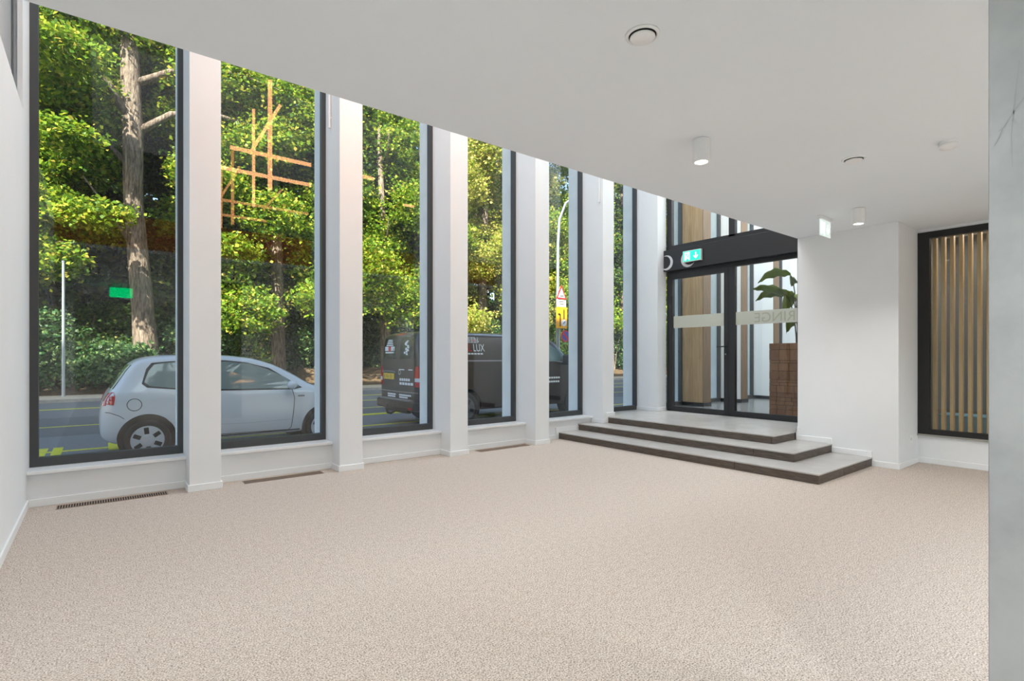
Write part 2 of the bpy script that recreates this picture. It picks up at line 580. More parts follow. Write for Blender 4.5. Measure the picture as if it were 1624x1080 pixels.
def crescent(yc, zc, r, ri, dy, dz, name):
    """moon-shaped plate on the housing: outer circle minus an inner circle shifted by (dy, dz)"""
    pts_o, pts_i = [], []
    N = 48
    for i in range(N + 1):
        a = 2 * PI * i / N
        o = (r * math.cos(a), r * math.sin(a))
        if math.hypot(o[0] - dy, o[1] - dz) >= ri * 0.999:
            pts_o.append((a, o))
    # order outer arc
    bm = bmesh.new()
    base = math.atan2(-dz, -dy)
    arc = sorted(((((a - base + PI) % (2 * PI)) - PI), o) for a, o in pts_o)
    outer = [o for _, o in arc]
    a0 = math.atan2(outer[0][1] - dz, outer[0][0] - dy)
    a1 = math.atan2(outer[-1][1] - dz, outer[-1][0] - dy)
    while a1 < a0:
        a1 += 2 * PI
    inner = [(dy + ri * math.cos(a0 + (a1 - a0) * i / 24), dz + ri * math.sin(a0 + (a1 - a0) * i / 24)) for i in range(25)]
    n = min(len(outer), 25)
    oi = [outer[round(i * (len(outer) - 1) / 24)] for i in range(25)]
    va = [bm.verts.new((HX - 0.004, yc + p[0], zc + p[1])) for p in oi]
    vb = [bm.verts.new((HX - 0.004, yc + p[0], zc + p[1])) for p in inner]
    vc = [bm.verts.new((HX, yc + p[0], zc + p[1])) for p in oi]
    vd = [bm.verts.new((HX, yc + p[0], zc + p[1])) for p in inner]
    for i in range(24):
        bm.faces.new((va[i], va[i + 1], vb[i + 1], vb[i]))
        bm.faces.new((va[i], va[i + 1], vc[i + 1], vc[i]))
        bm.faces.new((vb[i], vb[i + 1], vd[i + 1], vd[i]))
    bmesh.ops.remove_doubles(bm, verts=bm.verts, dist=1e-5)
    bmesh.ops.recalc_face_normals(bm, faces=bm.faces)
    o = obj('crescent_mark', bm, mat('mark_white', rgb(205, 206, 208), 0.5), hb)
    return o


crescent(5.375, 2.79, 0.125, 0.105, 0.028, 0.008, 'a')
crescent(4.965, 2.795, 0.13, 0.118, -0.03, 0.022, 'b')


def pictogram(parent, to3, w, h, mwhite):
    """white door with a running figure, and a downward arrow, on a w x h sign face (u to the right, v up, centre 0)"""
    t, s = 0.0012, h

    def part(name, pts):
        bm = bmesh.new()
        poly_prism(bm, pts, t, to3)
        return obj(name, bm, mwhite, parent)
    ax = w * 0.24
    part('arrow', [(ax - 0.06 * s, 0.30 * s), (ax + 0.06 * s, 0.30 * s), (ax + 0.06 * s, -0.14 * s), (ax + 0.24 * s, 0.03 * s), (ax + 0.24 * s, -0.10 * s), (ax, -0.34 * s), (ax - 0.24 * s, -0.10 * s), (ax - 0.24 * s, 0.03 * s), (ax - 0.06 * s, -0.14 * s)])
    dx = -w * 0.26
    part('door_symbol', [(dx - 0.30 * s, -0.40 * s), (dx - 0.30 * s, 0.40 * s), (dx + 0.30 * s, 0.40 * s), (dx + 0.30 * s, -0.40 * s), (dx + 0.17 * s, -0.40 * s), (dx + 0.17 * s, 0.29 * s), (dx - 0.17 * s, 0.29 * s), (dx - 0.17 * s, -0.40 * s)])
    part('running_figure', [(dx - 0.02 * s, 0.25 * s), (dx + 0.09 * s, 0.25 * s), (dx + 0.09 * s, 0.14 * s), (dx + 0.06 * s, 0.10 * s), (dx + 0.03 * s, -0.06 * s), (dx + 0.13 * s, -0.22 * s), (dx + 0.07 * s, -0.27 * s), (dx - 0.03 * s, -0.12 * s), (dx - 0.07 * s, -0.36 * s), (dx - 0.13 * s, -0.36 * s), (dx - 0.09 * s, -0.08 * s), (dx - 0.05 * s, 0.12 * s), (dx - 0.02 * s, 0.14 * s)])


sign_green = mat('sign_green_lit', (0.01, 0.45, 0.25), 0.4, emit=(0.03, 0.75, 0.48), estr=1.0)
sign_white = mat('sign_white_lit', (0.9, 0.9, 0.9), 0.4, emit=(0.75, 1.0, 0.92), estr=1.6)
es = empty('exit_sign', (HX - 0.05, 4.865, 2.75))
tag(es, 'glowing green exit sign with white arrow on the dark door housing', 'exit sign')
bx('casing', mat('sign_casing', (0.7, 0.72, 0.72), 0.4), (-0.0015, 0.045, -0.165, 0.165, -0.01, 0.17), es, bev=0.003)
bx('sign_face', sign_green, (-0.004, -0.001, -0.155, 0.155, 0.0, 0.16), es)
bx('stem', black_m, (0.044, 0.052, -0.05, 0.05, 0.03, 0.12), es)
pictogram(es, lambda u, v, dd: (-0.004 - dd, -u, 0.08 + v), 0.31, 0.16, sign_white)

es = empty('exit_sign', (0.36, -1.5, CEIL))
tag(es, 'green lit exit sign seen only as a green mirror image in the first window', 'exit sign')
bx('ceiling_bar', lamp_m, (-0.2, 0.2, -0.02, 0.02, -0.04, 0.0), es, bev=0.003)
bx('sign_plate', mat('sign_green_bright', (0.01, 0.5, 0.2), 0.4, emit=(0.0, 1.0, 0.28), estr=5.0), (-0.19, 0.19, -0.006, 0.006, -0.24, -0.04), es)
es = empty('exit_sign', (5.92, 2.285, CEIL))
tag(es, 'white lit exit sign plate hanging under the ceiling beside the small downlight', 'exit sign')
bx('ceiling_bar', lamp_m, (-0.14, 0.14, -0.02, 0.02, -0.036, 0.0), es, bev=0.003)
bx('sign_plate', mat('sign_plate_lit', (0.75, 0.82, 0.8), 0.3, emit=(0.72, 0.86, 0.82), estr=0.5), (-0.128, 0.128, -0.004, 0.004, -0.2, -0.036), es)
pictogram(es, lambda u, v, dd: (u, -0.004 - dd, -0.118 + v), 0.25, 0.15, mat('pictogram_lit', (0.95, 0.97, 0.96), 0.4, emit=(0.9, 1.0, 0.97), estr=1.1))

# ------------------------------------------------------------------ steps and landing
RZ = SILL / 3
st = empty('entrance_steps', (5.32, 5.6, 0))
tag(st, 'three low stone steps with brown risers up to the glass doors', 'steps')
SX, SY = [5.32, 5.73, 6.14], [2.11, 2.515, 2.92]
JY = [2.945, 4.14, 5.33]


def child(o, parent):
    o.parent = parent
    o.matrix_parent_inverse = parent.matrix_basis.inverted()
    return o


core = bx('grout_core', grout_m, [(SX[0] + 0.012, BX, SY[0] + 0.012, WY, 0, RZ - 0.012), (SX[1] + 0.012, BX, SY[1] + 0.012, WY, RZ - 0.012, 2 * RZ - 0.012),
                                  (SX[2] + 0.012, DX, SY[2] + 0.012, FY, 2 * RZ - 0.012, SILL - 0.012)])
st.location = (0, 0, 0)
core.parent = st
TT = 0.012
for k in range(3):
    z0, z1 = RZ * k, RZ * (k + 1)
    ymax = WY if k < 2 else PY + 0.2
    cuts = [SY[k]] + JY + [ymax]
    g = 0.0018
    for a, b in zip(cuts, cuts[1:]):      # front risers
        bx('riser_tile', riser_m, (SX[k], SX[k] + TT, a + (0.0 if a == cuts[0] else g), b - g, z0 + 0.001, z1 - TT - 0.001), st)
    xe = BX if k < 2 else BX + 0.9
    xc = [SX[k], SX[k] + 0.6, SX[k] + 1.2, BX]
    xc = sorted({min(x, BX) for x in xc})
    for a, b in zip(xc, xc[1:]):          # side risers
        bx('riser_tile', riser_m, (a + (TT + 0.002 if a == SX[k] else g), b - g, SY[k], SY[k] + TT, z0 + 0.001, z1 - TT - 0.001), st)
    depth = (SX[k + 1] + 0.03) if k < 2 else DX
    xcut = [SX[k], depth] if k < 2 else [SX[k], SX[k] + 0.6, SX[k] + 1.2, DX]
    for xa, xb in zip(xcut, xcut[1:]):    # treads along the front
        for a, b in zip(cuts, cuts[1:]):
            yb = b if b != ymax else (WY if k < 2 else FY)
            bx('tread_tile', tread_m, (xa - (0.003 if xa == SX[k] else -g), xb - g, a - (0.003 if a == SY[k] else -g), yb - g, z1 - TT, z1), st)
    if k < 2:                              # treads along the side
        for a, b in zip([SX[k + 1] + 0.03, SX[k + 1] + 0.6], [SX[k + 1] + 0.6, BX]):
            bx('tread_tile', tread_m, (a + g, b - g, SY[k] - 0.003, SY[k + 1] + 0.03, z1 - TT, z1), st)

# ------------------------------------------------------------------ lobby behind the door
struct(bx('floor_lobby', lobby_m, (DX + 0.001, 13.9, EDGE, FY + 0.08, SILL - 0.2, SILL - 0.001)))
struct(bx('wall_lobby_side', white, (DX + 0.15, 13.9, EDGE - 0.1, EDGE, 0, ROOF)))
struct(bx('wall_lobby_end', white, (13.9, 14.0, EDGE - 0.1, OY, 0, ROOF)))
for n, (ms, mf) in zip(range(6, 10), ((wood_m, darkwood_m), (white, darkwood_m), (white, darkwood_m), (white, darkwood_m))):
    x0 = PX0 + PITCH * n
    p = struct(bx('pillar_lobby_%d' % (n - 5), ms, (x0, x0 + PW, PY, FY + 0.07, SILL, ROOF)))
    struct(bx('front_panel', mf, (x0 + 0.0, x0 + PW, PY - 0.012, PY, SILL + 0.07, ROOF), p))
    struct(bx('skirting', black_m, [(x0 - 0.008, x0 + PW + 0.008, PY - 0.022, FY, SILL, SILL + 0.07)], p))
    struct(bx('pillar_facade_%d' % (n + 1), facade_m, [(x0 - 0.035, x0 + PW + 0.035, FY + 0.0705, OY, -0.4, ROOF)]))
    window(n + 2, PX0 + PITCH * (n - 1) + PW, x0)
tk = bx('tall_cabinet', mat('dark_cabinet', rgb(60, 48, 42), 0.5), (13.0, 13.4, 3.6, 4.9, SILL, SILL + 1.9))
tag(tk, 'dark brown cabinet at the far end of the entrance lobby', 'cabinet')
bx('door_panel', darkwood_m, (12.985, 13.0, 3.62, 4.24, SILL + 0.05, SILL + 1.87), tk)
bx('door_panel', darkwood_m, (12.985, 13.0, 4.26, 4.88, SILL + 0.05, SILL + 1.87), tk)

# planter of stacked wooden blocks with a big-leaved plant
pl = empty('wooden_planter', (8.62, 3.72, SILL))
tag(pl, 'tall square planter clad in brown wooden blocks behind the glass door', 'planter')
HW, PH = 0.30, 1.13
bx('liner', mat('planter_liner', rgb(52, 36, 26), 0.8), [(-HW + 0.01, HW - 0.01, -HW + 0.01, HW - 0.01, 0, PH - 0.06)], pl)
bw_m = [noisy('block_wood_%d' % i, [(0.3, rgb(*c0)), (0.7, rgb(*c1))], 12, 0.6, stretch=(4, 4, 1)) for i, (c0, c1) in enumerate([((122, 86, 62), (146, 104, 78)), ((128, 90, 65), (152, 110, 82)), ((116, 80, 58), (140, 98, 72))])]
rows = [0, 0.10, 0.17, 0.23, 0.29, 0.36, 0.47, 0.52, 0.56, 0.70, 0.82, 0.86, 1.03, PH]
rnd = random.Random(3)
for side in range(4):
    for a, b in zip(rows, rows[1:]):
        ncol = 5 if b < 0.5 else 4
        ys = [-HW] + sorted(-HW + 2 * HW * (i + rnd.uniform(-0.2, 0.2)) / ncol for i in range(1, ncol)) + [HW]
        for ya, yb in zip(ys, ys[1:]):
            q = rnd.uniform(0.0, 0.005)
            bm = bmesh.new()
            box(bm, -HW - q, -HW + 0.012, ya + 0.003, yb - 0.003, a + 0.003, b - 0.003)
            bm.transform(Matrix.Rotation(side * PI / 2, 4, 'Z'))
            obj('wood_block', bm, bw_m[rnd.randrange(3)], pl)
bx('soil', mat('soil', rgb(50, 38, 30), 0.95), (-HW + 0.012, HW - 0.012, -HW + 0.012, HW - 0.012, PH - 0.06, PH - 0.03), pl)

plant = empty('leafy_plant', (8.62, 3.72, SILL + PH - 0.03))
tag(plant, 'big-leaved green plant growing out of the wooden planter', 'plant')
leaf_m = noisy('plant_leaf', [(0.3, rgb(74, 92, 34)), (0.6, rgb(112, 128, 48)), (0.8, rgb(150, 156, 66))], 7, 0.4, spec=0.5)
stem_m = mat('plant_stem', rgb(78, 64, 46), 0.7)


def big_leaf(base, az, reach, rise, droop, ln, wd, roll=0.0, twist=0.75):
    b = Vector(base)
    h = Vector((math.cos(az), math.sin(az), 0))
    tip0 = b + h * reach + Vector((0, 0, rise))
    bm = bmesh.new()
    pts = [b + h * reach * (t ** 1.6) + Vector((0, 0, rise * (1 - (1 - t) ** 1.5))) for t in [i / 8 for i in range(9)]]
    tube(bm, pts, [0.012 - 0.006 * i / 8 for i in range(9)], 6)
    s = obj('stem', bm, stem_m, plant)
    side = Vector((-h.y, h.x, 0)) * math.cos(twist) + Vector((0, 0, math.sin(twist)))
    bm = bmesh.new()
    rowsv = []
    N = 9
    for i in range(N + 1):
        t = i / N
        c = tip0 + h * ln * t + Vector((0, 0, 0.10 * math.sin(t * 2.2) - droop * t * t))
        w = wd * (math.sin(PI * min(1, 0.06 + 0.94 * t)) ** 0.75) * (1 - 0.25 * t)
        wob = 0.014 * math.sin(t * 19)
        rowsv.append([bm.verts.new(c + side * w * k + Vector((0, 0, abs(k) * (0.05 + roll * k) * wd * 4 + wob * abs(k)))) for k in (-1, -0.5, 0, 0.5, 1)])
    for a, b2 in zip(rowsv, rowsv[1:]):
        for k in range(4):
            bm.faces.new((a[k], a[k + 1], b2[k + 1], b2[k]))
    o = obj('leaf', bm, leaf_m, s, smooth=True)
    so = o.modifiers.new('thick', 'SOLIDIFY')
    so.thickness = 0.002


for args in [((0, 0, 0), 1.7, 0.10, 1.10, 0.16, 0.50, 0.10), ((0.02, 0, 0), 1.8, 0.10, 0.78, -0.06, 0.58, 0.11), ((0, 0.02, 0), 1.5, 0.16, 0.78, 0.12, 0.52, 0.10), ((0, 0, 0), 1.2, 0.02, 0.74, 0.42, 0.30, 0.14),
             ((0, -0.02, 0), 0.6, 0.12, 1.0, 0.1, 0.5, 0.10), ((0, 0, 0), 3.6, 0.1, 0.75, 0.25, 0.42, 0.10), ((0.02, 0.02, 0), -1.2, 0.12, 1.05, 0.12, 0.5, 0.11),
             ((0, 0, 0), -2.3, 0.12, 0.8, 0.2, 0.45, 0.10), ((0.02, -0.02, 0), 5.3, 0.12, 1.2, 0.06, 0.45, 0.10), ((0, 0.0, 0), 1.0, 0.04, 0.40, 0.30, 0.26, 0.15, 0.0, 1.0)]:
    big_leaf(*args)

# ------------------------------------------------------------------ slatted screen in the recess
sc = struct(bx('window_screen', mat('deep_black_metal', rgb(20, 20, 20), 0.4), [(RX - 0.012, RX + 0.06, BY0 - 0.11, BY0 - 0.035, 0.328, 2.613), (RX - 0.012, RX + 0.06, -1.4, BY0 - 0.11, 0.328, 0.385), (RX - 0.012, RX + 0.06, -1.4, BY0 - 0.11, 2.54, 2.613),
                                (RX - 0.012, RX + 0.06, -1.4, -1.33, 0.385, 2.54), (RX - 0.012, RX + 0.06, BY0 - 0.035, BY0 - 0.001, 0.328, 2.613)]))
struct(bx('pane', glass('screen_glass', (0.9, 0.92, 0.9), 1.5, 1.3), (RX + 0.02, RX + 0.026, -1.34, BY0 - 0.105, 0.38, 2.545), sc))
struct(bx('wall_screen_niche', mat('niche_grey', rgb(92, 92, 90), 0.8), [(8.45, 8.5, -1.6, BY0, 0, 2.9), (RX + 0.2, 8.45, BY0 + 0.0, BY0 + 0.03, 0, 2.9), (RX + 0.2, 8.45, -1.65, -1.6, 0, 2.9)]))
struct(bx('floor_screen_niche', mat('niche_floor', rgb(90, 86, 80), 0.6), (RX + 0.2, 8.45, -1.6, BY0, 0.0, 0.31)))
struct(bx('ceiling_screen_niche', ceil_m, (RX + 0.2, 8.45, -1.6, BY0, 2.7, 2.75)))
bl = bx('blue_bench', mat('blue_vinyl', rgb(96, 168, 205), 0.5), (7.95, 8.3, -1.2, 1.82, 0.3105, 0.515), bev=0.01)
tag(bl, 'low blue bench on the floor behind the wooden slats', 'bench')
slat0 = None
pitch = (1.786 - 1.315) / 6
ss = empty('slatted_screen', (7.6, 1.75, 0.31))
tag(ss, 'row of upright pale wooden slats behind the black framed glass', 'slatted screen')
for i in range(20):
    y = 1.786 - i * pitch
    if slat0 is None:
        slat0 = bx('slat', noisy('slat_wood', [(0.3, rgb(214, 174, 118)), (0.7, rgb(232, 196, 142))], 7, 0.5, stretch=(8, 8, 0.4)), (0.0, 0.07, -0.034, 0.0, 0.0, 2.38), ss, bev=0.002, seg=1)
        s = slat0
    else:
        s = slat0.copy()
        C.objects.link(s)
        s.parent = ss
    s.location = (0, y - 1.75, 0)
area('screen_niche_fill', (8.0, 0.6, 2.65), (0, 0, 0), 0.5, 2.0, 26, (1, 0.93, 0.82))  # fill light added to brighten the slats, not a lamp of the niche

# ------------------------------------------------------------------ concrete column close to the camera
colx, coly = 1.73, 0.296
cm = bmesh.new()
box(cm, colx, colx + 0.5, coly - 0.62, coly, 0, CEIL)
bmesh.ops.bevel(cm, geom=[e for e in cm.edges if abs(e.verts[0].co.z - e.verts[1].co.z) > 1], offset=0.002, segments=1, affect='EDGES')
struct(obj('column', cm, concrete_m))
crk = mat('hairline_crack', rgb(150, 150, 150), 0.9)


def crack(pts, w):
    bm = bmesh.new()
    prev = None
    for i, (y, z) in enumerate(pts):
        k = w * (0.4 + 0.6 * math.sin(PI * (i + 0.5) / len(pts)))
        a, b = bm.verts.new((colx - 0.0006, y - k, z)), bm.verts.new((colx - 0.0006, y + k, z + k))
        if prev:
            bm.faces.new((prev[0], prev[1], b, a))
        prev = (a, b)
    o = struct(obj('crack', bm, crk, bpy.data.objects['column']))


def colpt(px, py):   # a point of the photograph on the column's face, as (y, z)
    t = (px - 812) / F_PX
    dx, dy = math.cos(YAW) + t * math.sin(YAW), math.sin(YAW) - t * math.cos(YAW)
    s = colx / dx
    return (s * dy, 1.2 - (py - HORIZON) / F_PX * s)


crack([colpt(*p) for p in [(1624, 155), (1612, 172), (1600, 190), (1592, 203), (1583, 209)]], 0.0016)
crack([colpt(*p) for p in [(1617, 95), (1613, 130), (1608, 175), (1604, 215), (1606, 265)]], 0.0012)
crack([colpt(*p) for p in [(1590, 205), (1584, 220), (1577, 232)]], 0.0012)

# ------------------------------------------------------------------ ceiling fittings
glow = mat('lamp_glow', (1, 1, 1), 0.5, emit=(1, 0.97, 0.92), estr=6.0)


def downlight(x, y, label, k=1.0):
    t = empty('downlight', (x, y, CEIL))
    tag(t, label, 'downlight', 'white cylinder downlights on the ceiling')
    obj('body', lathe([(0.052, 0), (0.058, -0.003), (0.058, -0.145), (0.055, -0.15), (0.042, -0.15), (0.040, -0.135)], 40), lamp_m, t, smooth=False)
    obj('lens', lathe([(0.041, -0.1355), (0.041, -0.142), (0.001, -0.143)], 32), glow, t)
    l = bpy.data.lights.new('downlight_beam', 'SPOT')
    l.energy = E_SPOT * k
    l.spot_size = math.radians(110)
    l.spot_blend = 0.8
    l.shadow_soft_size = 0.04
    l.color = (1, 0.98, 0.95)
    lo = bpy.data.objects.new('downlight_beam', l)
    C.objects.link(lo)
    lo.parent = t
    lo.location = (0, 0, -0.16)


downlight(0.49, 1.97, 'white cylinder downlight over the carpet near the windows, above the picture', 0.6)
downlight(3.16, 1.98, 'white cylinder downlight alone in the middle of the ceiling', 0.55)
downlight(5.83, 1.95, 'smaller-looking white cylinder downlight next to the hanging exit sign')
downlight(5.90, 0.93, 'white cylinder downlight half hidden by the concrete column', 0.25)


def vent_disc(x, y, label, r=0.066):
    t = empty('ceiling_vent', (x, y, CEIL))
    tag(t, label, 'ceiling vent', 'round white ceiling vents')
    obj('collar', lathe([(r * 1.16, 0), (r * 1.14, -0.006), (r, -0.010), (r * 0.93, -0.007), (r * 0.9, -0.001)], 48), lamp_m, t, smooth=True)
    obj('gap', lathe([(r * 0.92, -0.0055), (r * 0.80, -0.006), (r * 0.2, -0.006)], 40), dark_m, t)
    obj('disc', lathe([(r * 0.6, -0.006), (r * 0.84, -0.012), (r * 0.85, -0.016), (r * 0.7, -0.022), (r * 0.02, -0.025)], 48), lamp_m, t, smooth=True)


vent_disc(1.921, 1.497, 'round white ceiling vent nearest the camera, high above the carpet')
vent_disc(4.339, 1.482, 'round white ceiling vent between the smoke detector and the downlight')
sm = empty('smoke_detector', (4.49, 0.97, CEIL))
tag(sm, 'white smoke detector on the ceiling near the concrete column', 'smoke detector')
obj('base', lathe([(0.052, 0), (0.054, -0.018), (0.050, -0.02)], 40), lamp_m, sm, smooth=False)
obj('sensor_head', lathe([(0.05, -0.018), (0.053, -0.03), (0.050, -0.042), (0.03, -0.046), (0.02, -0.055), (0.001, -0.056)], 40), lamp_m, sm, smooth=True)

# rods high on two pilasters
for x, y, z0, lab in ((1.982, 5.70, 3.68, 'slim white rod fixed high on the pillar after the orange reflections'), (6.032, 5.50, 3.57, 'slim white rod fixed high on the pillar nearest the steps')):
    bm = bmesh.new()
    tube(bm, [(x - 0.018, y, z0), (x - 0.018, y, z0 + 0.9)], 0.013, 10)
    ro = obj('window_rod', bm, lamp_m)
    tag(ro, lab, 'rod', 'rods on the pillars')
    bx('clip', lamp_m, [(x - 0.018, x, y - 0.008, y + 0.008, z0 + 0.1, z0 + 0.12), (x - 0.018, x, y - 0.008, y + 0.008, z0 + 0.7, z0 + 0.72)], ro)

# floor grilles below the windows
for a, lab in ((-0.262, 'slotted metal floor grille in the carpet under the first window by the wall'), (1.09, 'slotted metal floor grille in the carpet under the second window'),
               (3.80, 'slotted metal floor grille in the carpet under the fourth window, before the steps')):
    w = 0.735 if a < 3 else 0.8
    gr = empty('floor_grille', (a, 5.47, 0))
    tag(gr, lab, 'floor grille', 'floor grilles under the windows')
    bx('trough', dark_m, (0, w, 0, 0.125, 0.0005, 0.0012), gr)
    n = 44 if a < 1 else 48
    sl = bmesh.new()
    for i in range(n + 1):
        x = w * i / n
        box(sl, x - 0.0035, x + 0.0035, 0.004, 0.121, 0.0015, 0.005)
    o = obj('slats', sl, mat('grille_bronze', rgb(150, 128, 112), 0.5), gr)
    o['kind'] = 'stuff'
    bx('rim', mat('grille_bronze', rgb(150, 128, 112), 0.5), [(-0.006, w + 0.006, -0.004, 0.003, 0.0005, 0.004), (-0.006, w + 0.006, 0.122, 0.128, 0.0005, 0.004)], gr)

so = empty('wall_socket', (7.10, BY0, 0.29))
tag(so, 'small white socket plate on the shaded side of the white wall block', 'socket')
bx('plate', lamp_m, (-0.04, 0.04, -0.009, 0.0, -0.04, 0.04), so, bev=0.003)
obj('socket_well', lathe([(0.02, -0.0092), (0.02, -0.0095), (0.001, -0.0096)], 24, 'Y'), mat('socket_grey', (0.6, 0.6, 0.6), 0.5), so)

# ------------------------------------------------------------------ chandeliers of orange light tubes in the double-height strip (seen mirrored in the panes)
tube_m = mat('orange_tube', (0.9, 0.4, 0.12), 0.4, emit=(1.0, 0.50, 0.24), estr=E_TUBE)


def chandelier(off, scale, label, mtube, bars):
    t = empty('tube_chandelier', off)
    tag(t, label, 'chandelier')
    for a, b, r in bars:
        bm = bmesh.new()
        A, B = Vector(a) * scale, Vector(b) * scale
        tube(bm, [A, B], r * scale, 10)
        obj('light_tube', bm, mtube, t)
    top = max(max(a[2], b[2]) for a, b, r in bars) * scale
    bm = bmesh.new()
    tube(bm, [(0.1, 0, top), (0.1, 0, ROOF - off[2])], 0.004, 6)
    tube(bm, [(0.9, 0, 0.0), (0.9, 0, ROOF - off[2])], 0.004, 6)
    obj('hanging_wire', bm, steel_m, t)
    return t


BARS = [((0.29, 0.02, 1.04), (0.29, 0.02, -0.49), 0.03), ((0.1, -0.08, 0.62), (0.1, -0.08, -0.74), 0.02), ((0.44, -0.03, 0.76), (0.04, -0.03, -0.03), 0.022),
        ((-0.2, -0.03, 0.0), (1.84, -0.03, 0.0), 0.028), ((-0.4, 0.07, -0.33), (0.93, 0.07, -0.33), 0.026), ((2.62, 0.02, 1.3), (2.62, 0.02, 0.59), 0.028), ((2.5, -0.28, -0.24), (2.78, -0.28, -0.24), 0.022),
        ((0.88, 0.05, -0.08), (1.2, 0.3, 0.35), 0.02)]
chandelier((1.6, 3.90, 4.04), 1.0, 'hanging cluster of crossed glowing orange light tubes mirrored in the second window', tube_m, BARS)
tube2_m = mat('orange_tube_dim', (0.9, 0.4, 0.12), 0.4, emit=(1.0, 0.47, 0.20), estr=E_TUBE * 0.4)
chandelier((1.9, -0.4, 4.45), 1.0, 'fainter cluster of crossed orange light tubes mirrored lower in the second window', tube2_m, BARS)

st.location = (5.9, 4.0, 0.0)
for o in st.children:
    o.location = (-5.9, -4.0, 0.0)

# ------------------------------------------------------------------ street
GZ = -0.24
asphalt_m = noisy('asphalt', [(0.3, rgb(98, 102, 108)), (0.55, rgb(118, 122, 128)), (0.75, rgb(136, 139, 143))], 30, 0.75, detail=8, bump=0.2, bscale=120)
asphalt2_m = noisy('asphalt_patch', [(0.3, rgb(86, 90, 97)), (0.7, rgb(108, 112, 118))], 24, 0.75, detail=8, bump=0.2, bscale=120)
pave_m = noisy('far_pavement', [(0.3, rgb(176, 166, 150)), (0.7, rgb(205, 196, 180))], 6, 0.9)
yellow_m = noisy('yellow_paint', [(0.35, rgb(200, 196, 40)), (0.7, rgb(222, 220, 70))], 20, 0.7)
wpaint_m = mat('white_road_paint', rgb(190, 192, 190), 0.8)
litter_m = noisy('leaf_litter', [(0.25, rgb(58, 48, 36)), (0.5, rgb(100, 82, 60)), (0.75, rgb(140, 118, 90))], 9, 0.95, detail=8, bump=0.6, bscale=18, bdist=0.05)
kerb_m = noisy('kerb_stone', [(0.3, rgb(150, 148, 142)), (0.7, rgb(176, 173, 166))], 8, 0.85)

struct(bx('road', asphalt_m, (-60, 120, OY, 21.8, GZ - 0.3, GZ)))
struct(bx('pavement_near', kerb_m, (-60, 120, OY + 0.0, 7.6, GZ - 0.2, GZ + 0.10)))
struct(bx('road_patch', asphalt2_m, (-60, 120, 12.6, 16.4, GZ - 0.1, GZ + 0.002)))
struct(bx('kerb_far', kerb_m, (-60, 120, 21.8, 22.0, GZ - 0.3, GZ + 0.10)))
struct(bx('pavement_far', pave_m, (-60, 120, 22.0, 24.4, GZ - 0.3, GZ + 0.09)))
# the wooded bank behind
bm = bmesh.new()
prev = None
NX, NY = 60, 14
gridv = []
rb = random.Random(5)
for j in range(NY):
    y = 24.3 + (j / (NY - 1)) ** 1.2 * 36
    rowv = []
    for i in range(NX):
        x = -60 + 180 * i / (NX - 1)
        z = GZ + 0.08 + 0.9 * min(1, j / 2.5) + max(0, y - 27) * 0.10 + rb.uniform(-0.12, 0.12) * (j > 0)
        rowv.append(bm.verts.new((x, y, z)))
    gridv.append(rowv)
for a, b in zip(gridv, gridv[1:]):
    for i in range(NX - 1):
        bm.faces.new((a[i], a[i + 1], b[i + 1], b[i]))
struct(obj('ground_bank', bm, litter_m, smooth=True))

mk = []
for i, (x0, x1, y0, y1) in enumerate([(-9, 60, 10.50, 10.62), (-9, 60, 14.25, 14.36), (-9, 60, 18.95, 19.15), (-2.0, -0.62, 10.2, 11.0), (-0.56, -0.44, 10.2, 11.0), (0.12, 0.36, 10.25, 11.1), (3, 40, 16.7, 16.82), (5.0, 7.2, 12.45, 12.75), (3.2, 4.6, 12.5, 12.62)]):
    struct(bx('road_marking_%d' % (i + 1), yellow_m, (x0, x1, y0, y1, GZ, GZ + 0.004 + 0.0005 * i)))

# upper storeys of this building: they shade the street
struct(bx('wall_upper_storeys', facade_m, (-45, 60, -14, OY, ROOF + 0.3, 22.3)))

# ------------------------------------------------------------------ vehicles
def catmull(xs, ys, x):
    return float(np.interp(x, xs, ys))


def loft_body(stations, ring_fn, cutters=(), sub=2):
    """Closed body lofted through cross-sections (mirror-symmetric in y), wheel wells cut out of it."""
    bm = bmesh.new()
    rings = []
    for x in stations:
        half = ring_fn(x)
        pts = [(x, -y, z) for y, z in half] + [(x, y, z) for y, z in reversed(half[1:-1])]
        rings.append([bm.verts.new(p) for p in pts])
    n = len(rings[0])
    for a, b in zip(rings, rings[1:]):
        for i in range(n):
            bm.faces.new((a[i], a[(i + 1) % n], b[(i + 1) % n], b[i]))
    bm.faces.new(rings[0][::-1])
    bm.faces.new(rings[-1])
    bmesh.ops.recalc_face_normals(bm, faces=bm.faces)
    me = bpy.data.meshes.new('body_tmp')
    bm.to_mesh(me)
    bm.free()
    o = bpy.data.objects.new('body_tmp', me)
    C.objects.link(o)
    s = o.modifiers.new('s', 'SUBSURF')
    s.levels = s.render_levels = sub
    cuts = []
    for (cx, cz, r, y0, y1) in cutters:
        cb = lathe([(r, y0), (r, y1)], 48, 'Y')
        co = obj('cut_tmp', cb, dark_m, loc=(cx, 0, cz))
        bo = o.modifiers.new('b', 'BOOLEAN')
        bo.operation, bo.object, bo.solver = 'DIFFERENCE', co, 'EXACT'
        cuts.append(co)
    dg = bpy.context.evaluated_depsgraph_get()
    dg.update()
    res = bpy.data.meshes.new_from_object(o.evaluated_get(dg))
    for c in cuts + [o]:
        bpy.data.objects.remove(c)
    return res


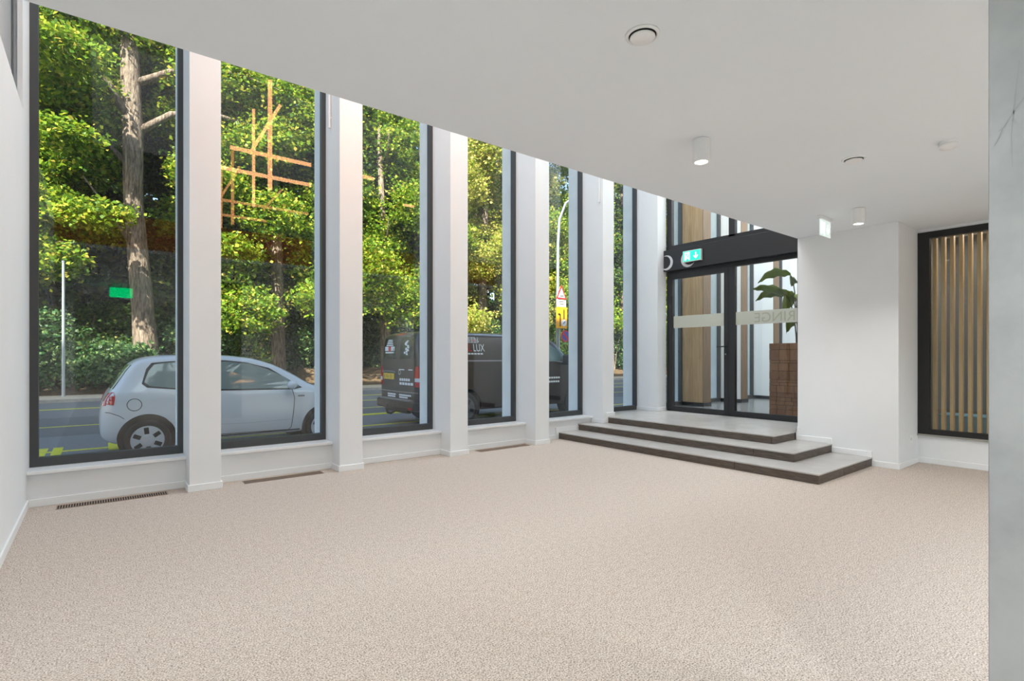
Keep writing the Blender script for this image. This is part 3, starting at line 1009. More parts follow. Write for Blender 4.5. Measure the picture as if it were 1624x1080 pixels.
class Shell:
    """A vehicle body mesh that flat pieces (panes, lamps, lettering) can be laid onto."""

    def __init__(self, me):
        self.bvh = BVHTree.FromPolygons([v.co for v in me.vertices], [p.vertices for p in me.polygons])

    def hit(self, side, a, b):
        if side == 'right':
            o, dv = Vector((a, -5, b)), Vector((0, 1, 0))
        elif side == 'left':
            o, dv = Vector((a, 5, b)), Vector((0, -1, 0))
        elif side == 'rear':
            o, dv = Vector((-5, a, b)), Vector((1, 0, 0))
        else:
            o, dv = Vector((20, a, b)), Vector((-1, 0, 0))
        h = self.bvh.ray_cast(o, dv)
        return h[0], h[1], dv

    def patch(self, name, outline, m, parent, side='right', off=0.006, cuts=0, rim=True):
        bm = bmesh.new()
        vs = [bm.verts.new((a, 0, b)) for a, b in outline]
        bm.faces.new(vs)
        bmesh.ops.triangulate(bm, faces=bm.faces)
        if cuts:
            bmesh.ops.subdivide_edges(bm, edges=bm.edges[:], cuts=cuts, use_grid_fill=True)
        last = None
        for v in bm.verts:
            p, nrm, dv = self.hit(side, v.co.x, v.co.z)
            if p is None:
                p = last if last is not None else Vector((v.co.x, 0, v.co.z))
                v.co = p - dv * off
                continue
            last = p
            v.co = p - dv * off
        if rim:
            dvv = self.hit(side, outline[0][0], outline[0][1])[2]
            r = bmesh.ops.extrude_face_region(bm, geom=bm.faces[:])
            for g in r['geom']:
                if isinstance(g, bmesh.types.BMVert):
                    g.co += dvv * (off + 0.01)
        bmesh.ops.recalc_face_normals(bm, faces=bm.faces)
        return obj(name, bm, m, parent)

    def line(self, name, path, w, m, parent, side='right', off=0.004):
        """thin strip along a 2D path on the body side"""
        bm = bmesh.new()
        pts = []
        for p, q in zip(path, path[1:]):
            k = max(1, int(math.dist(p, q) / 0.05))
            pts += [(p[0] + (q[0] - p[0]) * i / k, p[1] + (q[1] - p[1]) * i / k) for i in range(k)]
        pts.append(path[-1])
        prev = None
        for i, p in enumerate(pts):
            a, b = pts[max(0, i - 1)], pts[min(len(pts) - 1, i + 1)]
            d = Vector((b[0] - a[0], b[1] - a[1])).normalized()
            nrm = Vector((-d.y, d.x)) * w / 2
            cur = []
            for sg in (-1, 1):
                h, _, dv = self.hit(side, p[0] + nrm.x * sg, p[1] + nrm.y * sg)
                if h is None:
                    cur = None
                    break
                cur.append(bm.verts.new(h - dv * off))
            if prev and cur:
                bm.faces.new((prev[0], prev[1], cur[1], cur[0]))
            prev = cur
        return obj(name, bm, m, parent)


tyre_m = mat('tyre_rubber', (0.02, 0.02, 0.022), 0.8)
well_m = mat('wheel_well', (0.012, 0.012, 0.013), 0.9)
car_m = mat('car_paint', rgb(214, 220, 228), 0.3, coat=0.6)
carglass_m = glass('car_glass', (0.30, 0.36, 0.36), 1.5, 1.2)
trimblk_m = mat('trim_black', (0.015, 0.015, 0.016), 0.5)
red_m = mat('lamp_red', (0.55, 0.01, 0.01), 0.15, coat=0.8)
lampw_m = mat('lamp_clear', (0.75, 0.75, 0.78), 0.15)
seam_m = mat('seam', (0.04, 0.045, 0.05), 0.8)
hub_m = mat('hubcap', rgb(196, 200, 206), 0.4)
dk_paint_m = mat('van_paint', rgb(48, 34, 31), 0.3, coat=0.35)


def wheel(parent, x, z, r, yo, side, slots=6, hubm=None):
    """yo: outer face distance from centre line, side -1 = right"""
    w = empty('wheel', (x, side * (yo - 0.1), z))
    w.parent = parent
    prof = [(r * 0.66, 0.085), (r * 0.90, 0.095), (r * 0.985, 0.07), (r, 0.03), (r, -0.05), (r * 0.97, -0.08), (r * 0.6, -0.09)]
    obj('tyre', lathe([(a, side * b) for a, b in prof], 48, 'Y'), tyre_m, w, smooth=True)
    hub = obj('hubcap', lathe([(a, side * b) for a, b in [(r * 0.70, 0.080), (r * 0.69, 0.094), (r * 0.60, 0.097), (r * 0.30, 0.103), (r * 0.22, 0.112), (0.004, 0.113)]], 48, 'Y'), hubm or hub_m, w, smooth=False)
    for k in range(slots):
        a = 2 * PI * k / slots + PI / 2 - 0.1
        bm = bmesh.new()
        box(bm, r * 0.30, r * 0.62, -0.006, 0.006, -r * 0.10, r * 0.10)
        bevel(bm, 0.004, 1)
        bm.transform(Matrix.Translation((0, side * 0.0995, 0)) @ Matrix.Rotation(a, 4, 'Y'))
        obj('slot', bm, trimblk_m, hub)
    return w


def ring_outline(cx, cz, r, n=24):
    return [(cx + r * math.cos(2 * PI * i / n), cz + r * math.sin(2 * PI * i / n)) for i in range(n + 1)]


# ---- small white hatchback, rear to the west, seen from its right side
def small_car(loc):
    L, HWD = 3.54, 0.82
    car = empty('small_car', loc)
    tag(car, 'small white three-door hatchback parked outside the first two windows', 'car')
    xs_r = [0.0, 0.05, 0.13, 0.24, 0.36, 0.50, 0.75, 1.2, 1.6, 1.95, 2.25, 2.55, 2.82, 3.0, 3.2, 3.38, 3.48, 3.54]
    zr = [0.66, 0.88, 1.00, 1.20, 1.385, 1.445, 1.475, 1.488, 1.475, 1.43, 1.335, 1.175, 1.00, 0.955, 0.91, 0.84, 0.74, 0.60]
    zs = [0.62, 0.84, 0.94, 0.98, 0.98, 0.97, 0.96, 0.935, 0.92, 0.915, 0.91, 0.91, 0.905, 0.89, 0.85, 0.78, 0.69, 0.56]
    zb = [0.36, 0.30, 0.24, 0.22, 0.21, 0.20, 0.20, 0.20, 0.20, 0.20, 0.20, 0.20, 0.21, 0.22, 0.22, 0.24, 0.28, 0.34]
    ws = [0.60, 0.70, 0.755, 0.79, 0.805, 0.815, 0.82, 0.82, 0.82, 0.82, 0.82, 0.815, 0.81, 0.80, 0.77, 0.69, 0.58, 0.44]
    wr = [0.52, 0.60, 0.60, 0.58, 0.575, 0.59, 0.605, 0.62, 0.62, 0.61, 0.60, 0.61, 0.66, 0.68, 0.66, 0.58, 0.48, 0.36]

    def ring(x):
        f = lambda t: catmull(xs_r, t, x)
        b, s, r, w, q = f(zb), f(zs), f(zr), f(ws), f(wr)
        m = b + (s - b) * 0.45
        return [(0, b), (w * 0.86, b), (w * 0.955, b + 0.05), (w * 1.0, b + (s - b) * 0.3), (w * 1.003, m + (s - b) * 0.12), (w * 0.985, s - 0.05), (w * 0.94, s), (q + (w * 0.94 - q) * 0.5, s + (r - s) * 0.47), (q, r - min(0.055, (r - s) * 0.5)), (q * 0.86, r - 0.008 * min(1, (r - s) * 8)), (0, r)]
    stations = sorted(set(xs_r + [0.9, 1.05, 1.4, 1.8, 2.1, 2.4, 2.7]))
    WR, FR, RXX, WZ = 0.285, 2.955, 0.535, 0.285
    me = loft_body(stations, ring, [(RXX, WZ + 0.02, 0.345, -1.2, -0.56), (RXX, WZ + 0.02, 0.345, 0.56, 1.2), (FR, WZ + 0.02, 0.345, -1.2, -0.56), (FR, WZ + 0.02, 0.345, 0.56, 1.2)])
    me.name = 'body'
    me.materials.clear()
    me.materials.append(car_m)
    for p in me.polygons:
        p.use_smooth = True
    sh = Shell(me)
    body = bpy.data.objects.new('body', me)
    C.objects.link(body)
    body.parent = car
    es_ = body.modifiers.new('es', 'EDGE_SPLIT')
    es_.split_angle = math.radians(32)
    for x in (RXX, FR):
        for sd_ in (-1, 1):
            wheel(car, x, WZ, WR, 0.80, sd_)
            bm = lathe([(0.34, 0), (0.34, 0.22 * -sd_)], 32, 'Y')
            obj('wheel_arch_liner', bm, well_m, car, loc=(x, sd_ * 0.77, WZ + 0.02))
    # panes
    rear_q = [(0.56, 1.035), (0.50, 1.09), (0.555, 1.25), (0.62, 1.335), (0.80, 1.36), (1.10, 1.372), (1.10, 0.975), (0.95, 0.985)]
    front_q = [(1.15, 0.965), (1.15, 1.372), (1.55, 1.37), (1.85, 1.335), (2.12, 1.245), (2.38, 1.115), (2.60, 0.965), (2.45, 0.94)]
    for o2 in (rear_q, front_q):
        ex = [(x + (0.03 if x > np.mean([p[0] for p in o2]) else -0.03), z + (0.022 if z > 1.15 else -0.022)) for x, z in o2]
        sh.patch('window_surround', ex, trimblk_m, car, 'right', 0.003, 2)
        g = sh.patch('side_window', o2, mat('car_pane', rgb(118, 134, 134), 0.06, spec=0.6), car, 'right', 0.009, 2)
    # through-car: far side panes stay hidden from here, the windscreen and tail pane wrap the ends
    sh.patch('rear_window', [(-0.62, 1.0), (0.62, 1.0), (0.53, 1.33), (-0.53, 1.33)], carglass_dark, car, 'rear', 0.008, 3)
    sh.patch('windscreen', [(-0.62, 0.97), (0.62, 0.97), (0.52, 1.40), (-0.52, 1.40)], carglass_dark, car, 'front', 0.008, 3)
    # tail lamps, bumper joints, filler flap, handle, seams, mirror, aerial, badge
    for sgn in (-1, 1):
        sh.patch('tail_lamp', [(sgn * 0.70, 0.78), (sgn * 0.60, 0.78), (sgn * 0.58, 0.95), (sgn * 0.685, 0.96)], red_m, car, 'rear', 0.012, 2)
    sh.patch('tail_lamp', [(0.07, 0.80), (0.16, 0.785), (0.175, 0.90), (0.16, 0.965), (0.085, 0.955)], red_m, car, 'right', 0.006, 2)
    sh.line('filler_flap', ring_outline(0.385, 0.785, 0.082), 0.009, seam_m, car)
    sh.line('door_seam', [(1.12, 0.96), (1.115, 0.62), (1.14, 0.33), (1.2, 0.29), (2.40, 0.275), (2.44, 0.31), (2.47, 0.55), (2.49, 0.78), (2.46, 0.93)], 0.010, seam_m, car)
    sh.line('bumper_seam', [(0.02, 0.70), (0.12, 0.685), (0.22, 0.64), (0.27, 0.60)], 0.008, seam_m, car)
    sh.line('sill_line', [(0.92, 0.265), (1.8, 0.262), (2.58, 0.27)], 0.02, seam_m, car)
    sh.line('door_crease', [(1.15, 0.45), (1.8, 0.43), (2.44, 0.445)], 0.012, mat('crease', rgb(196, 202, 210), 0.3), car)
    bm = bmesh.new()
    box(bm, 1.16, 1.34, -0.862, -0.815, 0.80, 0.832)
    bevel(bm, 0.01, 2)
    obj('door_handle', bm, trimblk_m, car)
    bm = bmesh.new()
    bmesh.ops.create_uvsphere(bm, u_segments=20, v_segments=12, radius=1)
    bm.transform(Matrix.Translation((2.42, -0.93, 1.0)) @ Matrix.Diagonal((0.075, 0.10, 0.065, 1)))
    obj('door_mirror', bm, car_m, car, smooth=True)
    bm = bmesh.new()
    tube(bm, [(2.42, -0.84, 0.975), (2.42, -0.79, 0.95)], 0.025, 8)
    obj('mirror_arm', bm, trimblk_m, car)
    bm = bmesh.new()
    tube(bm, [(0.60, 0, 1.455), (0.46, 0, 1.66)], 0.006, 6)
    obj('aerial', bm, trimblk_m, car)
    sh.patch('badge', [(2.545, 0.80), (2.65, 0.80), (2.65, 0.825), (2.545, 0.825)], mat('badge_grey', (0.25, 0.25, 0.26), 0.4), car, 'right', 0.004)
    for sgn in (-1, 1):
        sh.patch('head_lamp', [(sgn * 0.70, 0.66), (sgn * 0.50, 0.66), (sgn * 0.52, 0.80), (sgn * 0.70, 0.82)], lampw_m, car, 'front', 0.01, 2)
    return car


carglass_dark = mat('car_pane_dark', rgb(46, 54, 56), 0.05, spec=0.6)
small_car((0.0, 9.67, GZ))


# ---- dark brown van, tail towards the west
def van(loc):
    L = 5.14
    vn = empty('delivery_van', loc)
    tag(vn, 'dark brown delivery van with white lettering parked beyond the small car', 'van')
    xs = [0.0, 0.04, 0.10, 0.3, 1.0, 2.0, 3.0, 3.45, 3.75, 4.05, 4.35, 4.6, 4.85, 5.02, 5.10, 5.14]
    zr = [1.62, 1.82, 1.88, 1.905, 1.91, 1.91, 1.905, 1.88, 1.80, 1.58, 1.34, 1.18, 1.10, 1.02, 0.86, 0.62]
    zs = [1.20, 1.25, 1.27, 1.27, 1.27, 1.27, 1.27, 1.27, 1.26, 1.22, 1.14, 1.07, 1.0, 0.93, 0.78, 0.56]
    zb = [0.42, 0.36, 0.30, 0.28, 0.27, 0.27, 0.27, 0.27, 0.27, 0.27, 0.27, 0.27, 0.27, 0.29, 0.32, 0.38]
    ws = [0.86, 0.92, 0.945, 0.96, 0.964, 0.964, 0.964, 0.964, 0.964, 0.962, 0.955, 0.94, 0.90, 0.82, 0.72, 0.60]
    wr = [0.76, 0.81, 0.83, 0.84, 0.845, 0.845, 0.84, 0.83, 0.81, 0.78, 0.78, 0.80, 0.78, 0.72, 0.63, 0.52]

    def ring(x):
        f = lambda t: catmull(xs, t, x)
        b, s, r, w, q = f(zb), f(zs), f(zr), f(ws), f(wr)
        m = w * 0.97
        return [(0, b), (w * 0.93, b), (w * 0.985, b + 0.06), (w, b + (s - b) * 0.35), (w, b + (s - b) * 0.7), (w * 0.992, s), (m - (m - q) * 0.35, s + (r - s) * 0.5), (q + 0.012, r - min(0.10, (r - s) * 0.5)), (q * 0.93, r - 0.018 * min(1, (r - s) * 4)), (q * 0.5, r), (0, r)]
    WR = 0.33
    RW, FW = 1.10, 4.36
    stn = sorted(set(xs + [0.6, 1.5, 2.5]))
    me = loft_body(stn, ring, [(RW, WR + 0.02, 0.39, -1.3, -0.66), (RW, WR + 0.02, 0.39, 0.66, 1.3), (FW, WR + 0.02, 0.39, -1.3, -0.66), (FW, WR + 0.02, 0.39, 0.66, 1.3)])
    me.name = 'body'
    me.materials.clear()
    me.materials.append(dk_paint_m)
    for p in me.polygons:
        p.use_smooth = True
    sh = Shell(me)
    body = bpy.data.objects.new('body', me)
    C.objects.link(body)
    body.parent = vn
    es_ = body.modifiers.new('es', 'EDGE_SPLIT')
    es_.split_angle = math.radians(32)
    for x in (RW, FW):
        for sd_ in (-1, 1):
            wheel(vn, x, WR, WR, 0.95, sd_, 5, mat('dark_hubcap', rgb(84, 84, 88), 0.4))
            obj('wheel_arch_liner', lathe([(0.385, 0), (0.385, 0.24 * -sd_)], 32, 'Y'), well_m, vn, loc=(x, sd_ * 0.9, WR + 0.02))
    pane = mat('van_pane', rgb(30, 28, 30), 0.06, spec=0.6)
    wl_ = mat('print_white', rgb(232, 234, 236), 0.5)
    rd_ = mat('print_red', rgb(196, 30, 40), 0.5)
    # rear: two doors with panes (y: right side of the van is negative)
    for sgn in (-1, 1):
        sh.patch('rear_window', [(sgn * 0.09, 1.35), (sgn * 0.72, 1.35), (sgn * 0.665, 1.76), (sgn * 0.09, 1.78)], pane, vn, 'rear', 0.006, 2)
    sh.line('door_seam', [(0, 0.62), (0, 1.2), (0, 1.78)], 0.014, trimblk_m, vn, 'rear')
    sh.line('door_seam', [(-0.80, 0.60), (-0.785, 1.1), (-0.72, 1.70)], 0.012, trimblk_m, vn, 'rear')
    sh.line('door_seam', [(0.80, 0.60), (0.785, 1.1), (0.72, 1.70)], 0.012, trimblk_m, vn, 'rear')
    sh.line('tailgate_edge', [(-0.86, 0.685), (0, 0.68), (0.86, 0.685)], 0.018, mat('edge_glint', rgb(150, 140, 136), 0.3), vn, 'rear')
    sh.patch('brake_lamp', [(-0.2, 1.83), (0.2, 1.83), (0.16, 1.875), (-0.16, 1.875)], red_m, vn, 'rear', 0.012, 1)
    for sgn in (-1, 1):
        lamp = sh.patch('tail_lamp', [(sgn * 0.905, 0.80), (sgn * 0.765, 0.80), (sgn * 0.76, 1.08), (sgn * 0.80, 1.2), (sgn * 0.89, 1.2)], red_m, vn, 'rear', 0.016, 2)
        sh.patch('reversing_lamp', [(sgn * 0.905, 0.90), (sgn * 0.765, 0.90), (sgn * 0.765, 0.97), (sgn * 0.905, 0.97)], lampw_m, vn, 'rear', 0.020, 2)
    sh.patch('tail_lamp', [(0.03, 0.80), (0.10, 0.80), (0.10, 1.2), (0.04, 1.26)], red_m, vn, 'right', 0.008, 1)
    # bumper with step, tow bar
    bm = bmesh.new()
    box(bm, -0.09, 0.12, -0.90, 0.90, 0.33, 0.53)
    bevel(bm, 0.045, 3)
    obj('bumper', bm, mat('bumper_dark', rgb(44, 40, 40), 0.5), vn, smooth=False)
    bm = bmesh.new()
    box(bm, -0.10, 0.05, -0.70, 0.70, 0.515, 0.54)
    bevel(bm, 0.01, 2)
    obj('bumper_step', bm, mat('bumper_step_grey', rgb(120, 122, 126), 0.5), vn)
    bm = bmesh.new()
    tube(bm, [(-0.05, 0.0, 0.30), (-0.16, 0.0, 0.25), (-0.24, 0.0, 0.27), (-0.27, 0.0, 0.36), (-0.27, 0.0, 0.42)], 0.022, 10)
    bmesh.ops.create_uvsphere(bm, u_segments=12, v_segments=8, radius=0.035, matrix=Matrix.Translation((-0.27, 0, 0.44)))
    box(bm, -0.04, 0.05, -0.5, 0.5, 0.27, 0.34)
    obj('tow_bar', bm, trimblk_m, vn)
    sh_ref = bx('reflector', red_m, (-0.094, -0.085, -0.80, -0.62, 0.36, 0.40), vn)
    # plate, handle, badges, print
    np_ = sh.patch('number_plate', [(0.19, 0.925), (0.71, 0.925), (0.71, 1.045), (0.19, 1.045)], mat('plate_yellow', rgb(240, 200, 20), 0.5), vn, 'rear', 0.012)
    for k in range(6):
        y = 0.245 + k * 0.072 + (0.02 if k > 1 else 0)
        sh.line('plate_character', [(y, 0.952), (y + 0.03, 0.952), (y + 0.03, 1.017), (y, 1.017), (y, 0.957)] if k % 2 else [(y + 0.012, 0.952), (y + 0.012, 1.017)], 0.012, trimblk_m, np_, 'rear', 0.016)
    sh.line('plate_recess', [(0.13, 1.075), (0.3, 1.09), (0.6, 1.09), (0.77, 1.075)], 0.03, mat('recess_grey', rgb(110, 112, 118), 0.4), vn, 'rear', 0.008)
    sh.line('badge', [(-0.05, 1.13), (-0.30, 1.13)], 0.022, lampw_m, vn, 'rear', 0.008)
    sh.line('badge', [(-0.48, 1.13), (-0.66, 1.13)], 0.022, lampw_m, vn, 'rear', 0.008)
    sh.line('star_emblem', ring_outline(-0.09, 1.075, 0.045), 0.012, lampw_m, vn, 'rear', 0.010)
    sh.line('wiper', [(0.28, 1.28), (0.22, 1.40), (0.19, 1.56)], 0.02, trimblk_m, vn, 'rear', 0.016)
    for z, y0, y1, w in ((0.93, -0.08, -0.56, 0.05), (0.85, -0.08, -0.70, 0.05)):
        segs = 5
        for i in range(segs):
            a = y0 + (y1 - y0) * i / segs
            b = y0 + (y1 - y0) * (i + 0.82) / segs
            sh.line('printed_line', [(a, z), (b, z)], w, wl_, vn, 'rear', 0.007)
    for z, y0, y1 in ((0.475, 0.22, 0.02), (0.0, 0, 0)):
        pass
    for z, y0, y1 in ((0.62, 0.50, 0.10), (0.575, 0.50, 0.12), (0.62, -0.06, -0.60), (0.575, -0.06, -0.45)):
        sh.line('printed_line', [(y0, z), (y1, z)], 0.032, wl_, vn, 'rear', 0.010)
    # logo on the panes: white grid over a word with a red middle
    for i in range(4):
        wdt = 0.34 - 0.04 * i
        sh.line('logo_bar', [(0.40 + wdt / 2, 1.625 + 0.036 * i), (0.40 - wdt / 2, 1.625 + 0.036 * i)], 0.022, wl_, vn, 'rear', 0.010)
    sh.patch('logo_word', [(0.64, 1.51), (0.47, 1.51), (0.47, 1.60), (0.64, 1.60)], wl_, vn, 'rear', 0.010)
    sh.patch('logo_word', [(0.465, 1.50), (0.345, 1.50), (0.345, 1.605), (0.465, 1.605)], rd_, vn, 'rear', 0.010)
    sh.patch('logo_word', [(0.34, 1.51), (0.17, 1.51), (0.17, 1.60), (0.34, 1.60)], wl_, vn, 'rear', 0.010)
    sh.line('logo_word', [(0.62, 1.475), (0.18, 1.475)], 0.03, wl_, vn, 'rear', 0.010)
    rl = random.Random(11)
    for k in range(11):
        y, z = -0.40 + rl.uniform(-0.11, 0.11), 1.44 + 0.026 * k
        s_ = 0.03 + 0.02 * rl.random()
        q = (1 - k / 16)
        yy = -0.40 + (y + 0.40) * q
        sh.patch('window_sticker', [(yy - s_, z - s_ * 0.5), (yy + s_ * 0.9, z - s_ * 0.4), (yy + s_ * 0.6, z + s_ * 0.6), (yy - s_ * 0.5, z + s_ * 0.5)], wl_, vn, 'rear', 0.010)
    # right side: cab window, seams, rub line, lettering
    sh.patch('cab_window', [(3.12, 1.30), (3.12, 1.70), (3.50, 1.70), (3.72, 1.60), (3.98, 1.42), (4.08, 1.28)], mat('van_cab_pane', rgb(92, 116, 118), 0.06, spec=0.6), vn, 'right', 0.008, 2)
    sh.patch('windscreen', [(-0.80, 1.18), (0.80, 1.18), (0.70, 1.76), (-0.70, 1.76)], pane, vn, 'front', 0.010, 3)
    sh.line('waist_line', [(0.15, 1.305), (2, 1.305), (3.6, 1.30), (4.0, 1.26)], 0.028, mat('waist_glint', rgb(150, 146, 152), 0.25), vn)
    sh.line('door_seam', [(3.05, 1.72), (3.05, 1.0), (3.05, 0.38), (4.0, 0.36), (4.1, 0.8), (4.22, 1.12)], 0.012, trimblk_m, vn)
    sh.line('door_seam', [(1.72, 1.72), (1.72, 1.0), (1.72, 0.38), (3.0, 0.36)], 0.012, trimblk_m, vn)
    sh.line('slide_rail', [(0.35, 1.13), (1.70, 1.13)], 0.03, trimblk_m, vn)
    sh.line('roof_rail', [(0.12, 1.84), (1.5, 1.85), (3.3, 1.84)], 0.03, mat('rail_pale', rgb(190, 198, 210), 0.3), vn)
    sh.patch('sill_skirt', [(1.45, 0.30), (3.78, 0.30), (3.78, 0.40), (1.45, 0.40)], mat('skirt_black', (0.02, 0.02, 0.022), 0.6), vn, 'right', 0.02)
    bm = bmesh.new()
    box(bm, 3.86, 4.02, -1.18, -0.97, 1.20, 1.44)
    bevel(bm, 0.05, 3)
    obj('door_mirror', bm, trimblk_m, vn, smooth=True)
    h0 = sh.hit('right', 1.4, 1.3)[0]
    # lettering follows the lean of the upper body side
    lean = math.atan2(sh.hit('right', 1.4, 1.65)[0].y - sh.hit('right', 1.4, 1.45)[0].y, 0.2)
    def side_text(body_, x, z, size, m):
        p = sh.hit('right', x, z)[0]
        M = Matrix.Translation((x, p.y - 0.012, z)) @ Matrix.Rotation(PI / 2 - lean, 4, 'X')
        return text_mesh('lettering', body_, size, m, M, vn, sx=0.70)
    side_text('LUX', 1.30, 1.50, 0.225, wl_)
    side_text('AL', 1.085, 1.50, 0.225, rd_)
    for i in range(5):
        sh.line('logo_grid', [(0.88, 1.68 + 0.028 * i), (1.47 - 0.03 * abs(i - 1), 1.68 + 0.028 * i)], 0.009, wl_, vn, 'right', 0.012)
    for i in range(8):
        sh.line('logo_grid', [(0.90 + 0.078 * i, 1.68), (0.90 + 0.078 * i, 1.79)], 0.009, wl_, vn, 'right', 0.012)
    sh.patch('logo_square', [(1.29, 1.71), (1.37, 1.71), (1.37, 1.735), (1.29, 1.735)], rd_, vn, 'right', 0.012)
    for i in range(8):
        sh.line('printed_line', [(0.92 + 0.08 * i, 1.45), (0.985 + 0.08 * i, 1.45)], 0.03, wl_, vn, 'right', 0.010)
    for z, a, b in ((0.91, 3.36, 3.81), (0.82, 3.36, 3.79)):
        for i in range(6):
            q0 = a + (b - a) * i / 6
            sh.line('printed_line', [(q0, z), (q0 + (b - a) / 6 * 0.8, z)], 0.04, wl_, vn, 'right', 0.008)
    return vn


van((5.0, 10.29, GZ)).scale = (1, 1, 1.042)

# ------------------------------------------------------------------ traffic signs and lamp post across the street
galv_m = mat('galvanised', rgb(176, 184, 190), 0.45, 0.6)
lp = empty('street_lamp', (21.05, 22.5, GZ + 0.09))
tag(lp, 'tall grey street lamp with curved arm behind the traffic signs', 'street lamp')
bm = bmesh.new()
tube(bm, [(0, 0, 0), (0, 0, 4), (0.02, 0, 8), (0.15, 0, 9.4), (0.55, -0.1, 10.4), (1.3, -0.3, 11.0)], [0.12, 0.11, 0.09, 0.08, 0.07, 0.06], 12)
obj('mast', bm, galv_m, lp, smooth=True)
bx('lamp_head', galv_m, (1.2, 1.9, -0.45, -0.2, 10.92, 11.06), lp, bev=0.03)


def plate3(name, outline, m, parent, z, t=0.02, x=0.0, yoff=0.0):
    bm = bmesh.new()
    poly_prism(bm, outline, t, lambda u, v, dd: (x + u, -0.16 - dd - yoff, z + v))
    return obj(name, bm, m, parent)


sp = empty('sign_post', (21.0, 22.3, GZ + 0.09))
tag(sp, 'grey post carrying a warning triangle and a yellow detour board', 'traffic sign')
bm = bmesh.new()
tube(bm, [(0, 0, 0), (0, 0, 5.3)], 0.045, 10)
obj('post', bm, galv_m, sp)
redp, whp, ylp, blp = mat('sign_red', rgb(205, 30, 50), 0.5), mat('sign_white', rgb(236, 238, 240), 0.5), mat('sign_yellow', rgb(250, 178, 20), 0.5), mat('sign_blue', rgb(70, 80, 170), 0.5)
SG = GZ + 0.09
tri = plate3('warning_triangle', [(-0.40, 0.0), (0.40, 0.0), (0, 0.80)], redp, sp, 4.55 - SG)
plate3('triangle_field', [(-0.27, 0.08), (0.27, 0.08), (0, 0.62)], whp, sp, 4.55 - SG, 0.01, 0, 0.022)
plate3('triangle_mark', [(-0.16, 0.16), (0.16, 0.16), (0.16, 0.20), (-0.16, 0.20)], trimblk_m, sp, 4.55 - SG, 0.008, 0, 0.033)
plate3('notice_plate', [(-0.36, 0), (0.36, 0), (0.36, 0.40), (-0.36, 0.40)], whp, sp, 4.10 - SG)
for zz in (0.14, 0.27):
    plate3('notice_line', [(-0.18, zz), (0.18, zz), (0.18, zz + 0.05), (-0.18, zz + 0.05)], mat('ink_grey', (0.12, 0.12, 0.12), 0.6), sp, 4.10 - SG, 0.008, 0, 0.022)
yb = plate3('detour_board', [(-0.40, 0), (0.45, 0), (0.45, 1.22), (-0.40, 1.22)], ylp, sp, 2.86 - SG)
plate3('detour_arrow', [(-0.14, 0.1), (-0.06, 0.1), (-0.06, 0.80), (-0.14, 0.86), (-0.26, 0.86), (-0.26, 0.76), (-0.14, 0.74)], trimblk_m, sp, 2.86 - SG, 0.008, 0, 0.022)
plate3('detour_arrow', [(0.16, 0.5), (0.24, 0.5), (0.24, 1.05), (0.20, 1.14), (0.16, 1.05)], trimblk_m, sp, 2.86 - SG, 0.008, 0, 0.022)
circ = lambda r, cx=0, cz=0: [(cx + r * math.cos(2 * PI * i / 28), cz + r * math.sin(2 * PI * i / 28)) for i in range(28)]
plate3('detour_roundel', circ(0.2, 0.2, 0.32), whp, sp, 2.86 - SG, 0.010, 0, 0.022)
plate3('detour_roundel_mark', [(0.08, 0.24), (0.14, 0.24), (0.32, 0.40), (0.26, 0.42)], blp, sp, 2.86 - SG, 0.006, 0, 0.034)
plate3('no_stopping_disc', circ(0.34), redp, sp, 2.42 - SG, 0.02, 0.32)
plate3('no_stopping_field', circ(0.26), blp, sp, 2.42 - SG, 0.010, 0.32, 0.022)
plate3('no_stopping_bar', [(-0.22, 0.14), (-0.14, 0.22), (0.22, -0.14), (0.14, -0.22)], redp, sp, 2.42 - SG, 0.010, 0.32, 0.034)
lm = empty('lamp_mast', (-0.95, 23.6, GZ + 0.09))
tag(lm, 'thin grey post standing in front of the hedge in the first window', 'post')
bm = bmesh.new()
tube(bm, [(0, 0, 0), (0, 0, 4.6)], [0.05, 0.04], 10)
obj('pole', bm, galv_m, lm)
obj('cap', lathe([(0.05, 4.6), (0.05, 4.63), (0.01, 4.65)], 12), galv_m, lm)

# ------------------------------------------------------------------ trees, shrubs
bark_m = noisy('bark', [(0.3, rgb(66, 57, 50)), (0.48, rgb(126, 112, 99)), (0.7, rgb(176, 160, 143))], 5, 0.95, detail=9, bump=0.9, bscale=9, stretch=(3, 3, 0.6), bdist=0.06)
leafA = island_ramp('leaf_bright', [(0.0, rgb(62, 96, 24)), (0.35, rgb(96, 138, 34)), (0.7, rgb(140, 172, 48)), (0.93, rgb(190, 196, 70)), (1.0, rgb(214, 190, 92))], 0.5, 0.42)
leafB = island_ramp('leaf_deep', [(0.0, rgb(34, 62, 26)), (0.5, rgb(58, 92, 36)), (0.9, rgb(92, 124, 48)), (1.0, rgb(150, 150, 70))], 0.5, 0.35)
leafC = island_ramp('leaf_golden', [(0.0, rgb(96, 124, 40)), (0.4, rgb(146, 164, 60)), (0.75, rgb(196, 196, 96)), (1.0, rgb(226, 204, 128))], 0.5, 0.45)
leafD = island_ramp('leaf_hedge', [(0.0, rgb(36, 70, 40)), (0.5, rgb(64, 104, 58)), (0.9, rgb(112, 142, 84)), (1.0, rgb(150, 160, 100))], 0.4, 0.25)
nprng = np.random.default_rng(12)


